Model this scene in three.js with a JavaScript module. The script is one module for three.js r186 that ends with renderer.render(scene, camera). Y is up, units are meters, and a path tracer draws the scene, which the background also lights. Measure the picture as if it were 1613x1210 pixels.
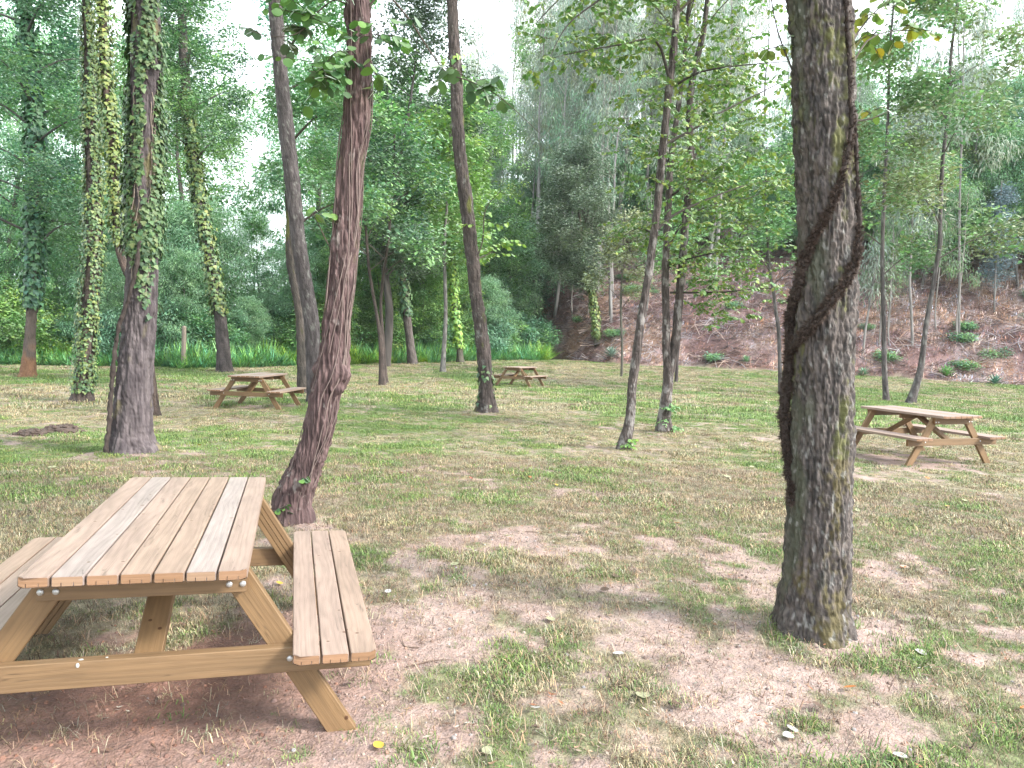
import * as THREE from 'three';

// ---------------------------------------------------------------- camera, sky, sun, exposure
const scene = new THREE.Scene();
const camera = new THREE.PerspectiveCamera(56.09, 4 / 3, 0.05, 600);
camera.position.set(0, 1.5258, 0);
camera.rotation.set(-0.05469, 0, 0.03276, 'XYZ');
const renderer = new THREE.WebGLRenderer({ antialias: true });
renderer.setSize(1024, 768);
renderer.toneMapping = THREE.LinearToneMapping;
renderer.toneMappingExposure = 5.15;
renderer.shadowMap.enabled = true;

const SUN = new THREE.Vector3(0.82, 0.66, 0.34).normalize();
{ // overcast sky: thin bright cloud, a little whiter round the veiled sun
  const w = 512, h = 256, d = new Float32Array(w * h * 4), v = new THREE.Vector3();
  for (let j = 0; j < h; j++) for (let i = 0; i < w; i++) {
    const ph = ((i + 0.5) / w - 0.5) * Math.PI * 2, th = ((j + 0.5) / h - 0.5) * Math.PI;
    v.set(Math.cos(th) * Math.cos(ph), Math.sin(th), Math.cos(th) * Math.sin(ph));
    const up = Math.max(0, v.y), glow = Math.pow(Math.max(0, v.dot(SUN)), 4) * 0.35;
    const k = (j * w + i) * 4;
    d[k] = 0.6 - 0.07 * up + glow; d[k + 1] = 0.63 - 0.04 * up + glow * 0.97; d[k + 2] = 0.68 - 0.01 * up + glow * 0.9; d[k + 3] = 1;
  }
  const sky = new THREE.DataTexture(d, w, h, THREE.RGBAFormat, THREE.FloatType);
  sky.mapping = THREE.EquirectangularReflectionMapping;
  sky.magFilter = sky.minFilter = THREE.LinearFilter;
  sky.needsUpdate = true;
  scene.background = sky;
  scene.environment = sky;
}
const sun = new THREE.DirectionalLight(new THREE.Color(1, 0.95, 0.86), 1.5);
sun.position.copy(SUN).multiplyScalar(80).add(new THREE.Vector3(0, 0, -25));
sun.target.position.set(0, 0, -25);
sun.castShadow = true;
sun.shadow.radius = 22;
sun.shadow.mapSize.set(4096, 4096);
Object.assign(sun.shadow.camera, { left: -60, right: 60, top: 60, bottom: -60, near: 1, far: 220 });
scene.add(sun, sun.target);
scene.fog = new THREE.FogExp2(new THREE.Color(0.9, 0.95, 1.0), 0.0003);

// ---------------------------------------------------------------- helpers
function rng(seed) { let a = seed >>> 0; return () => { a = (a + 0x6D2B79F5) | 0; let t = Math.imul(a ^ (a >>> 15), 1 | a); t = (t + Math.imul(t ^ (t >>> 7), 61 | t)) ^ t; return ((t ^ (t >>> 14)) >>> 0) / 4294967296; }; }
const hash3 = (x, y, z) => { let h = Math.imul(x, 374761393) ^ Math.imul(y, 668265263) ^ Math.imul(z, 2147483647 - 1274126177); h = Math.imul(h ^ (h >>> 13), 1274126177); h = Math.imul(h ^ (h >>> 16), 2246822519); return ((h ^ (h >>> 15)) >>> 0) / 4294967296; };
const fade = t => t * t * (3 - 2 * t), mix = (a, b, t) => a + (b - a) * t, clamp = (x, a = 0, b = 1) => Math.min(b, Math.max(a, x));
const ss = (a, b, x) => fade(clamp((x - a) / (b - a)));
function n3(x, y, z) {
  const X = Math.floor(x), Y = Math.floor(y), Z = Math.floor(z), u = fade(x - X), v = fade(y - Y), w = fade(z - Z);
  const l = (dx, dy, dz) => hash3(X + dx, Y + dy, Z + dz);
  return mix(mix(mix(l(0, 0, 0), l(1, 0, 0), u), mix(l(0, 1, 0), l(1, 1, 0), u), v), mix(mix(l(0, 0, 1), l(1, 0, 1), u), mix(l(0, 1, 1), l(1, 1, 1), u), v), w);
}
function n2(x, y, s = 0) {
  const X = Math.floor(x), Y = Math.floor(y), u = fade(x - X), v = fade(y - Y);
  return mix(mix(hash3(X, Y, s), hash3(X + 1, Y, s), u), mix(hash3(X, Y + 1, s), hash3(X + 1, Y + 1, s), u), v);
}
const fbm2 = (x, y, o = 4, s = 0) => { let a = 0, k = 0.5, t = 0; for (let i = 0; i < o; i++) { a += k * n2(x, y, s + i * 7); t += k; k *= 0.5; x = x * 2.03 + 11.3; y = y * 2.03 + 5.7; } return a / t; };
const fbm3 = (x, y, z, o = 3) => { let a = 0, k = 0.5, t = 0; for (let i = 0; i < o; i++) { a += k * n3(x, y, z); t += k; k *= 0.5; x = x * 2.03 + 3.1; y = y * 2.03 + 7.7; z = z * 2.03 + 1.9; } return a / t; };
const V = (x, y, z) => new THREE.Vector3(x, y, z);
const taken = {};
const numbered = n => { const k = taken[n] = (taken[n] ?? -1) + 1; return k ? n + '_' + String(k).padStart(3, '0') : n; };
function shadows(o) { o.traverse(c => { if (c.isMesh) c.castShadow = c.receiveShadow = true; }); return o; }
function thing(name, label, category, pos = [0, 0, 0], group) {
  const g = new THREE.Group(); g.name = numbered(name); g.position.set(...pos); g.userData = { label, category };
  if (group) g.userData.group = group;
  scene.add(g); return g;
}
function part(name, geo, mat, parent, stuff) {
  const m = new THREE.Mesh(geo, mat); m.name = name; m.castShadow = m.receiveShadow = true; if (stuff) m.userData.kind = 'stuff';
  parent.add(m); return m;
}
function solo(name, geo, mat, label, category, pos, group, kind) {
  const m = new THREE.Mesh(geo, mat); m.name = numbered(name); m.castShadow = m.receiveShadow = true; m.userData = { label, category };
  if (group) m.userData.group = group; if (kind) m.userData.kind = kind; if (pos) m.position.set(...pos);
  scene.add(m); return m;
}
function copyOf(o, label) { const c = o.clone(); c.name = numbered(o.name.replace(/_\d{3}$/, '')); c.userData = { ...o.userData }; if (label) c.userData.label = label; scene.add(c); return c; }
class Geo { // collects triangles with colours
  constructor() { this.p = []; this.n = []; this.c = []; this.u = []; this.i = []; }
  v(x, y, z, nx, ny, nz, r = 1, g = 1, b = 1, u = 0, w = 0) { this.p.push(x, y, z); this.n.push(nx, ny, nz); this.c.push(r, g, b); this.u.push(u, w); return this.p.length / 3 - 1; }
  t(a, b, c) { this.i.push(a, b, c); }
  add(o) { const k = this.p.length / 3; for (const q of ['p', 'n', 'c', 'u']) for (const x of o[q]) this[q].push(x); for (const x of o.i) this.i.push(x + k); }
  build(normals) {
    const g = new THREE.BufferGeometry();
    g.setAttribute('position', new THREE.Float32BufferAttribute(this.p, 3));
    g.setAttribute('normal', new THREE.Float32BufferAttribute(this.n, 3));
    g.setAttribute('color', new THREE.Float32BufferAttribute(this.c, 3));
    g.setAttribute('uv', new THREE.Float32BufferAttribute(this.u, 2));
    g.setIndex(this.i); if (normals) g.computeVertexNormals(); return g;
  }
}
// points along a Catmull-Rom curve through [x, y, z, r] stations
function spline(path, step) {
  const out = [], P = k => path[clamp(k, 0, path.length - 1)];
  for (let i = 0; i < path.length - 1; i++) {
    const a = P(i - 1), b = P(i), c = P(i + 1), d = P(i + 2), len = Math.hypot(c[0] - b[0], c[1] - b[1], c[2] - b[2]), n = Math.max(1, Math.ceil(len / step));
    for (let k = 0; k < n; k++) { const t = k / n, q = []; for (let m = 0; m < 4; m++) q.push(0.5 * (2 * b[m] + (c[m] - a[m]) * t + (2 * a[m] - 5 * b[m] + 4 * c[m] - d[m]) * t * t + (3 * b[m] - a[m] - 3 * c[m] + d[m]) * t * t * t)); q[3] = Math.max(0.001, q[3]); out.push(q); }
  }
  out.push(P(path.length - 1).slice()); return out;
}
// a tapered round limb swept along the path; disp and color are functions of (angle, distance along, x, y, z, radius)
function sweep(path, { seg = 8, step = 0.2, disp, color, cap = true, geo } = {}) {
  const pts = spline(path, step), n = pts.length, g = geo ?? new Geo(), base = g.p.length / 3, around = Math.max(1, Math.round(path[path.length >> 1][3] * 6.283 / 0.4));
  let N = V(1, 0, 0), s = 0;
  const frames = [];
  for (let i = 0; i < n; i++) {
    const a = pts[Math.max(0, i - 1)], b = pts[Math.min(n - 1, i + 1)], T = V(b[0] - a[0], b[1] - a[1], b[2] - a[2]).normalize();
    if (i === 0 && Math.abs(T.x) > 0.9) N = V(0, 0, 1);
    N = N.clone().addScaledVector(T, -N.dot(T)).normalize();
    const B = T.clone().cross(N);
    if (i) s += Math.hypot(pts[i][0] - pts[i - 1][0], pts[i][1] - pts[i - 1][1], pts[i][2] - pts[i - 1][2]);
    frames.push({ p: pts[i], T, N, B, s });
    for (let k = 0; k <= seg; k++) {
      const th = (k % seg) / seg * Math.PI * 2, c = Math.cos(th), q = Math.sin(th), p = pts[i];
      const dx = N.x * c + B.x * q, dy = N.y * c + B.y * q, dz = N.z * c + B.z * q;
      const X = p[0] + dx * p[3], Y = p[1] + dy * p[3], Z = p[2] + dz * p[3];
      const r = p[3] + (disp ? disp(th, s, X, Y, Z, p[3]) : 0), col = color ? color(th, s, X, Y, Z, p[3]) : [1, 1, 1];
      g.v(p[0] + dx * r, p[1] + dy * r, p[2] + dz * r, dx, dy, dz, col[0], col[1], col[2], (k / seg) * around, s / 0.4);
    }
  }
  for (let i = 0; i < n - 1; i++) for (let k = 0; k < seg; k++) { const a = base + i * (seg + 1) + k, b = a + seg + 1; g.t(a, a + 1, b); g.t(a + 1, b + 1, b); }
  if (cap) { const p = pts[n - 1], T = frames[n - 1].T, o = base + (n - 1) * (seg + 1), m = g.v(p[0] + T.x * p[3] * 0.5, p[1] + T.y * p[3] * 0.5, p[2] + T.z * p[3] * 0.5, T.x, T.y, T.z, ...g.c.slice(o * 3, o * 3 + 3)); for (let k = 0; k < seg; k++) g.t(o + k, o + k + 1, m); }
  g.frames = frames; g.seg = seg; g.rows = n; g.base = base; return g;
}
function buildSwept(g) { // smooth normals of a displaced sweep, joined across the seam
  const b = g.build(true), nn = b.attributes.normal;
  for (let i = 0; i < g.rows; i++) { const a = g.base + i * (g.seg + 1), z = a + g.seg; const v = V(nn.getX(a) + nn.getX(z), nn.getY(a) + nn.getY(z), nn.getZ(a) + nn.getZ(z)).normalize(); nn.setXYZ(a, v.x, v.y, v.z); nn.setXYZ(z, v.x, v.y, v.z); }
  return b;
}
function dataMap(size, fn, srgb) { // tileable: fn(u, v) gets 0..1
  const d = new Uint8Array(size * size * 4);
  for (let j = 0; j < size; j++) for (let i = 0; i < size; i++) { const c = fn(i / size, j / size), k = (j * size + i) * 4; d[k] = clamp(c[0]) * 255; d[k + 1] = clamp(c[1]) * 255; d[k + 2] = clamp(c[2]) * 255; d[k + 3] = 255; }
  const t = new THREE.DataTexture(d, size, size); t.wrapS = t.wrapT = THREE.RepeatWrapping; t.magFilter = THREE.LinearFilter; t.minFilter = THREE.LinearMipmapLinearFilter; t.generateMipmaps = true; if (srgb) t.colorSpace = THREE.SRGBColorSpace; t.needsUpdate = true; return t;
}
function tn2(u, v, pu, pv, s) { // noise that repeats every pu by pv cells
  const x = u * pu, y = v * pv, X = Math.floor(x), Y = Math.floor(y), a = fade(x - X), b = fade(y - Y), w = (k, p) => ((k % p) + p) % p;
  const h = (i, j) => hash3(w(i, pu), w(j, pv), s);
  return mix(mix(h(X, Y), h(X + 1, Y), a), mix(h(X, Y + 1), h(X + 1, Y + 1), a), b);
}
class Scatter { // copies of a small shape with a tint each, made into one InstancedMesh
  constructor() { this.m = []; this.c = []; this.o = new THREE.Object3D(); }
  put(x, y, z, q, s, col) { const o = this.o; o.position.set(x, y, z); o.quaternion.copy(q); if (s.length) o.scale.set(...s); else o.scale.setScalar(s); o.updateMatrix(); this.m.push(o.matrix.clone()); this.c.push(col); }
  mesh(name, geo, mat) {
    const im = new THREE.InstancedMesh(geo, mat, this.m.length), c = new THREE.Color(); im.name = name;
    this.m.forEach((m, i) => { im.setMatrixAt(i, m); im.setColorAt(i, c.setRGB(...this.c[i])); });
    im.castShadow = im.receiveShadow = true; im.userData.kind = 'stuff'; return im;
  }
}
const YUP = V(0, 1, 0), EUL = new THREE.Euler();
const turn = (x, y, z) => new THREE.Quaternion().setFromEuler(EUL.set(x, y, z, 'YXZ'));
const facing = (n, spin) => new THREE.Quaternion().setFromUnitVectors(YUP, n).multiply(new THREE.Quaternion().setFromAxisAngle(YUP, spin));
const tint = (pal, r, j = 0.18) => { const c = pal[Math.floor(r() * pal.length)], k = 1 - j + 2 * j * r(), h = (r() - 0.5) * j; return [c[0] * k * (1 + h), c[1] * k, c[2] * k * (1 - h)]; };

// ---------------------------------------------------------------- lie of the land
const lawnH = z => -0.06 * ss(3, 12, -z) + 0.66 * ss(27, 48, -z);
const hillFoot = x => x > 7.4 ? -43.8 + 0.32 * (x - 7.4) : -43.8 - 30 * ss(0, 14, 7.4 - x);
function hillH(x, z) { const sd = hillFoot(x) - z; if (sd <= 0) return 0; const h = 0.58 * sd * ss(-1, 3, sd); return 26 * (1 - Math.exp(-h / 26)) * 1.12 * mix(0.22, 1, ss(-34, -6, x)); }
const LAND = (x, z) => lawnH(z) + hillH(x, z);
const lawnEdge = x => x < -14.4 ? -31.6 + (-14.4 - x) * 0.28 : x < -8.3 ? mix(-36.5, -31.6, (-8.3 - x) / 6.1) : x < 0 ? mix(-44.2, -36.5, -x / 8.3) : x < 4 ? mix(-44.2, -47.5, x / 4) : hillFoot(x);

// ---------------------------------------------------------------- where things stand (metres): trunk stations [x, y, z, radius] from each base, branch lines, spots
const DATA = {"T":{
"ivyDark":{"at":[-15.911,-0.061,-23.64],"path":[[0.0,0.0,0,0.2247],[0.067,1.128,0,0.1731],[0.134,2.291,0,0.156],[0.244,4.025,0,0.1563],[0.315,6.718,0,0.1478],[0.219,8.751,0,0.1301],[0.023,10.742,0,0.1037],[-0.073,12.067,0,0.0862]]},
"ivyLeft":{"at":[-9.414,-0.062,-15.72],"path":[[0.0,0.0,0,0.1902],[0.083,0.907,0,0.1727],[0.166,1.877,0,0.1672],[0.275,3.251,0,0.1617],[0.259,5.039,0,0.1437],[0.176,7.282,0,0.1015],[0.094,8.598,0,0.0775]]},
"slimBehind":{"at":[-6.78,-0.06,-13.64],"path":[[0.0,0.0,0,0.1022],[-0.164,1.394,0,0.0911],[-0.384,2.402,0,0.0798],[-0.649,3.046,0,0.0739],[-0.76,4.22,0,0.0737],[-0.822,5.384,0,0.0735],[-0.966,6.536,0,0.0732],[-0.991,7.68,0,0.0679]]},
"bigLeft":{"at":[-4.802,-0.046,-9.16],"path":[[0.0,0.0,0,0.2645],[-0.025,0.22,0,0.2356],[-0.019,0.677,0,0.2214],[0.019,1.221,0,0.2075],[0.065,1.762,0,0.1936],[0.094,2.561,0,0.1795],[0.098,3.352,0,0.1796],[0.118,4.136,0,0.1798],[0.13,4.912,0,0.1727],[0.103,5.68,0,0.1653]]},
"leanIvy":{"at":[-12.079,-0.018,-30.24],"path":[[0.0,0.0,0,0.3093],[-0.211,2.28,0,0.2469],[-0.662,4.901,0,0.2211],[-1.188,7.494,0,0.2076],[-1.525,10.069,0,0.1946],[-1.807,12.622,0,0.1818],[-1.931,15.156,0,0.1695]]},
"greyTall":{"at":[-4.841,-0.062,-17.76],"path":[[0.0,0.0,0,0.2113],[-0.041,0.533,0,0.1886],[-0.066,1.05,0,0.181],[-0.147,2.092,0,0.1884],[-0.437,3.63,0,0.1726],[-0.633,5.157,0,0.1796],[-0.826,6.669,0,0.1866],[-1.003,8.167,0,0.1638],[-1.147,9.653,0,0.1635]]},
"darkBehind":{"at":[-5.873,-0.06,-20.22],"path":[[0.0,0.0,0,0.1539],[-0.125,2.151,0,0.1196],[-0.417,3.728,0,0.1106],[-0.454,4.951,0,0.0936],[-0.584,6.509,0,0.085],[-0.75,8.224,0,0.0678],[-0.883,10.094,0,0.0508]]},
"curved":{"at":[-1.789,-0.017,-5.88],"path":[[0.0,0.0,0,0.1634],[0.027,0.261,0,0.1438],[0.113,0.475,0,0.122],[0.187,0.687,0,0.1174],[0.236,0.893,0,0.1227],[0.268,1.103,0,0.1204],[0.308,1.208,0,0.1281],[0.321,1.312,0,0.1257],[0.333,1.515,0,0.1106],[0.35,1.722,0,0.1032],[0.366,1.928,0,0.1108],[0.383,2.128,0,0.1109],[0.4,2.307,0,0.1085],[0.42,2.582,0,0.1061],[0.434,2.915,0,0.1036],[0.473,3.253,0,0.1114],[0.491,3.582,0,0.1064],[0.484,3.909,0,0.1013],[0.457,4.233,0,0.1013]]},
"twinA":{"at":[-4.58,-0.06,-25.4],"path":[[0.0,0.0,0,0.1211],[-0.079,1.498,0,0.0881],[-0.234,2.406,0,0.0605],[-0.409,3.288,0,0.0549],[-0.562,4.145,0,0.0494],[-0.674,5.242,0,0.0439],[-0.818,6.77,0,0.0329]]},
"twinB":{"at":[-4.614,-0.061,-26.22],"path":[[0.0,0.0,0,0.1024],[-0.161,1.957,0,0.0682],[-0.228,2.896,0,0.0568],[-0.179,3.789,0,0.0568],[-0.063,4.704,0,0.0512],[0.013,5.388,0,0.0455],[0.09,6.972,0,0.0342]]},
"ivyMid":{"at":[-5.307,0.304,-38.26],"path":[[0.0,0.0,0,0.2504],[-0.164,1.173,0,0.2169],[-0.366,2.509,0,0.2168],[-0.499,3.841,0,0.2167],[-0.732,5.132,0,0.2165],[-0.931,6.452,0,0.1997],[-1.227,9.081,0,0.1829],[-1.57,12.341,0,0.1329]]},
"slimPale":{"at":[-3.318,0.119,-34.2],"path":[[0.0,0.0,0,0.1274],[0.051,1.417,0,0.105],[0.078,2.617,0,0.09],[-0.0,4.376,0,0.0825],[-0.079,6.154,0,0.075],[0.034,8.516,0,0.06],[0.058,10.857,0,0.045]]},
"ivyBright":{"at":[-2.929,0.398,-40.28],"path":[[0.0,0.0,0,0.1946],[-0.104,1.166,0,0.1592],[-0.412,3.273,0,0.1592],[-0.612,5.337,0,0.1414],[-0.84,8.464,0,0.1237]]},
"centre":{"at":[-0.561,-0.062,-16.28],"path":[[0.0,0.0,0,0.215],[-0.015,0.49,0,0.1648],[-0.061,1.064,0,0.1576],[-0.136,1.62,0,0.1576],[-0.225,2.188,0,0.1433],[-0.327,2.754,0,0.1432],[-0.387,3.304,0,0.1504],[-0.456,3.726,0,0.1503],[-0.566,4.552,0,0.1503],[-0.72,5.469,0,0.1431],[-0.831,6.396,0,0.1358],[-0.885,7.305,0,0.1358],[-0.967,8.208,0,0.1286],[-1.034,9.105,0,0.1215]]},
"alderLean":{"at":[1.75,-0.06,-11.1],"path":[[0.0,0.0,0,0.1015],[0.088,0.487,0,0.0772],[0.104,1.039,0,0.0699],[0.159,1.588,0,0.0722],[0.204,2.144,0,0.0601],[0.278,2.689,0,0.06],[0.317,3.133,0,0.0624],[0.37,3.7,0,0.0575],[0.4,4.339,0,0.0622],[0.439,4.965,0,0.0574],[0.479,5.587,0,0.0597],[0.518,6.205,0,0.0525],[0.528,6.818,0,0.0524]]},
"alderFork":{"at":[2.896,-0.062,-13.58],"path":[[0.0,0.0,0,0.1639],[0.0,0.266,0,0.1287],[0.02,0.64,0,0.1053],[0.042,0.941,0,0.0994],[0.039,1.276,0,0.0994],[-0.011,1.609,0,0.0819],[-0.053,2.286,0,0.0702],[-0.095,2.948,0,0.0702],[-0.1,3.607,0,0.0643],[-0.096,4.31,0,0.0643],[-0.092,5.009,0,0.0584],[-0.029,5.705,0,0.0525],[0.058,6.628,0,0.0407],[0.098,7.543,0,0.0349]]},
"alderForkStem":[[2.964,1.119,-13.58],[3.01,1.42,-13.58],[3.053,1.779,-13.58],[3.069,2.232,-13.58],[3.098,2.896,-13.58],[3.135,3.908,-13.58],[3.181,4.959,-13.58],[3.115,5.882,-13.58],[3.135,6.457,-13.58],[3.219,6.918,-13.58],[3.302,7.377,-13.58],[3.345,7.946,-13.58]],"sapling":{"at":[5.253,0.138,-34.64],"path":[[0.0,0.0,0,0.0679],[-0.026,1.372,0,0.0603],[-0.158,3.099,0,0.0528],[-0.179,4.367,0,0.0453],[-0.18,5.872,0,0.0362]]},
"thinBehind":{"at":[7.469,0.062,-32.8],"path":[[0.0,0.0,0,0.0845],[0.003,1.215,0,0.0704],[0.037,2.368,0,0.0704],[-0.025,4.371,0,0.0563],[-0.087,6.361,0,0.0422]]},
"bigRight":{"at":[1.675,-0.009,-3.84],"path":[[0.0,0.0,0,0.1842],[-0.006,0.179,0,0.1733],[0.003,0.327,0,0.1683],[0.005,0.473,0,0.165],[-0.002,0.767,0,0.1633],[-0.012,1.076,0,0.1586],[-0.014,1.291,0,0.1553],[-0.023,1.504,0,0.1521],[-0.028,1.713,0,0.1536],[-0.029,1.924,0,0.1504],[-0.031,2.077,0,0.1487],[-0.047,2.296,0,0.1488],[-0.07,2.516,0,0.1489],[-0.088,2.731,0,0.1505],[-0.104,2.945,0,0.1521],[-0.122,3.158,0,0.1522],[-0.151,3.369,0,0.1525]]},
"slimRight":{"at":[10.563,-0.053,-28.32],"path":[[0.0,0.0,0,0.0818],[-0.167,2.215,0,0.0702],[-0.345,3.225,0,0.0703],[-0.486,4.011,0,0.0586],[-0.683,4.941,0,0.047],[-0.933,6.891,0,0.0353]]},
"hillA":{"at":[13.621,-0.061,-26.16],"path":[[0.0,0.0,0,0.1074],[-0.139,1.151,0,0.0921],[-0.267,2.869,0,0.0768],[-0.4,4.302,0,0.0717],[-0.487,5.728,0,0.0666],[-0.528,7.529,0,0.0614],[-0.551,9.761,0,0.0511],[-0.633,12.191,0,0.0408]]},
"hillB":{"at":[13.937,-0.06,-25.14],"path":[[0.0,0.0,0,0.1454],[0.278,1.208,0,0.106],[0.366,2.602,0,0.0816],[0.519,3.99,0,0.0765],[0.624,5.085,0,0.0715],[0.654,5.63,0,0.0667],[0.578,8.134,0,0.0618],[0.638,9.549,0,0.0569],[0.63,11.653,0,0.0473],[0.709,13.384,0,0.0377]]},
"slopeIvy":{"at":[5.521,1.827,-47.46],"path":[[0.0,0.0,0,0.2283],[-0.19,1.658,0,0.2076],[-0.504,3.305,0,0.187],[-1.034,4.115,0,0.1664],[-1.262,5.756,0,0.1456],[-1.537,8.616,0,0.1041]]},
"slopeDark":{"at":[1.483,2.755,-58.8],"path":[[0.0,0.0,0,0.233],[-0.07,2.056,0,0.233],[-0.261,4.611,0,0.2071],[-0.502,7.153,0,0.1812]]},
"hillC":{"at":[25.59,2.687,-41.58],"path":[[0.0,0.0,0,0.0716],[-0.094,1.961,0,0.0669],[-0.334,5.563,0,0.0622],[-0.489,8.422,0,0.0544],[-0.629,12.672,0,0.0466],[-0.838,16.872,0,0.0372]]},
"hillD":{"at":[22.857,1.979,-41.38],"path":[[0.0,0.0,0,0.0797],[-0.153,1.844,0,0.0717],[-0.39,3.893,0,0.0638],[-0.424,6.152,0,0.0558],[-0.572,10.768,0,0.0477]]},
"hillE":{"at":[20.218,1.56,-41.74],"path":[[0.0,0.0,0,0.0661],[0.06,1.467,0,0.066],[0.201,2.786,0,0.0577],[0.411,4.755,0,0.0493]]},
"blueTree":{"at":[28.693,4.358,-43.34],"path":[[0.0,0.0,0,0.0508],[-0.075,1.622,0,0.0476],[-0.091,3.502,0,0.0412],[-0.085,6.12,0,0.0316],[-0.089,7.793,0,0.0189]]},
"vine":[[[1.504,0.741,-3.796],[1.495,0.92,-3.844],[1.495,1.055,-3.888],[1.476,1.206,-3.888],[1.484,1.379,-3.888],[1.49,1.53,-3.888],[1.483,1.652,-3.888],[1.483,1.724,-3.888],[1.483,1.826,-3.842],[1.489,1.906,-3.8],[1.498,2.029,-3.774],[1.522,2.125,-3.732],[1.574,2.257,-3.69],[1.614,2.383,-3.68],[1.648,2.552,-3.686],[1.667,2.701,-3.698],[1.647,2.833,-3.692],[1.632,3.038,-3.692],[1.608,3.212,-3.69],[1.59,3.415,-3.69]],[[1.493,1.53,-3.888],[1.5,1.614,-3.772],[1.55,1.709,-3.706],[1.623,1.83,-3.68],[1.68,1.912,-3.682],[1.724,2.018,-3.7],[1.743,2.11,-3.716],[1.742,2.24,-3.724],[1.726,2.366,-3.72],[1.71,2.525,-3.72],[1.689,2.745,-3.716]]],"leftVine":[[-5.027,0.017,-8.91],[-4.989,0.432,-8.91],[-4.958,0.836,-8.91],[-4.935,1.12,-8.91],[-4.874,1.569,-8.91],[-4.765,1.908,-8.91],[-4.665,2.276,-8.91],[-4.62,2.641,-8.91]],"alderBranches":[[[2.228,5.546,-11.1],[2.032,5.99,-10.94],[1.812,6.036,-10.78],[1.423,5.886,-10.62],[0.866,5.715,-10.46],[0.396,5.533,-10.3]],[[2.282,6.666,-11.1],[1.884,6.861,-10.86],[1.391,6.684,-10.62],[0.925,6.294,-10.38],[0.567,5.876,-10.14],[0.332,5.309,-9.9]],[[2.276,6.805,-11.1],[1.606,7.214,-10.95],[0.945,6.937,-10.8],[0.49,6.492,-10.65],[0.188,6.106,-10.5]],[[2.306,5.502,-11.1],[2.612,5.637,-10.933],[3.031,5.68,-10.767],[3.8,5.713,-10.6]],[[2.22,4.651,-11.1],[2.642,4.912,-11.3],[3.171,5.281,-11.5],[3.817,5.662,-11.7],[4.331,5.978,-11.9]],[[2.151,3.364,-11.1],[2.386,3.58,-11.2],[2.792,3.806,-11.3],[3.302,4.037,-11.4],[3.675,4.169,-11.5],[4.356,4.313,-11.6]]],"forkBranches":[[[2.83,4.366,-13.58],[3.139,4.592,-13.247],[3.388,4.691,-12.913],[3.624,4.706,-12.58]],[[2.804,3.369,-13.58],[3.173,3.998,-13.755],[3.804,4.348,-13.93],[4.46,4.5,-14.105],[5.363,4.932,-14.28]],[[2.796,3.015,-13.58],[3.048,3.17,-13.42],[3.469,3.281,-13.26],[3.812,3.351,-13.1],[4.172,3.342,-12.94],[4.437,3.241,-12.78]],[[2.898,2.593,-13.58],[3.389,2.601,-13.455],[3.847,2.618,-13.33],[4.293,2.67,-13.205],[4.675,2.695,-13.08]],[[3.178,5.017,-13.58],[3.637,5.608,-13.98],[4.347,6.05,-14.38],[5.036,6.32,-14.78]],[[3.115,5.882,-13.58],[3.661,6.429,-13.78],[4.167,7.104,-13.98],[4.44,7.786,-14.18]],[[2.804,4.947,-13.58],[2.538,5.367,-13.88],[2.217,5.619,-14.18],[1.888,5.694,-14.48]],[[2.796,3.545,-13.58],[2.261,3.715,-13.28],[1.932,3.544,-12.98]]],"curvedBranches":[[[-1.308,4.021,-5.88],[-1.133,4.252,-5.837],[-0.922,4.069,-5.794],[-0.71,3.767,-5.751],[-0.578,3.61,-5.709],[-0.376,3.529,-5.666],[-0.152,3.402,-5.623],[0.148,3.137,-5.58]],[[-1.33,4.119,-5.88],[-1.468,4.166,-5.78],[-1.587,4.021,-5.68],[-1.7,3.823,-5.58],[-1.858,3.748,-5.48],[-2.0,3.747,-5.38]],[[-1.333,3.773,-5.88],[-1.431,3.773,-5.763],[-1.498,3.629,-5.647],[-1.536,3.444,-5.53]],[[-1.306,3.922,-5.88],[-1.181,3.96,-5.73],[-1.076,3.805,-5.58]],[[-1.375,2.112,-5.88],[-1.49,2.253,-5.813],[-1.577,2.44,-5.747],[-1.635,2.549,-5.68]],[[-1.314,3.376,-5.88],[-1.205,3.494,-5.78],[-1.129,3.606,-5.68]]],"bigRightBranches":[[[1.696,3.124,-3.84],[1.783,3.25,-3.94],[1.902,3.39,-4.04],[2.033,3.515,-4.14],[2.186,3.637,-4.24]],[[1.703,3.011,-3.84],[1.814,3.187,-3.907],[1.961,3.269,-3.973],[2.15,3.31,-4.04]],[[1.741,2.753,-3.84],[1.847,2.778,-3.89],[1.97,2.841,-3.94]],[[1.413,2.986,-3.84],[1.393,3.085,-3.89],[1.354,3.236,-3.94],[1.328,3.423,-3.99],[1.32,3.581,-4.04]]],"centreBranches":[[[-0.947,3.243,-16.28],[-0.757,3.789,-16.113],[-0.701,4.456,-15.947],[-0.363,4.843,-15.78]],[[-0.966,3.383,-16.28],[-0.622,3.561,-16.48],[-0.345,3.811,-16.68]]]},
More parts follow.
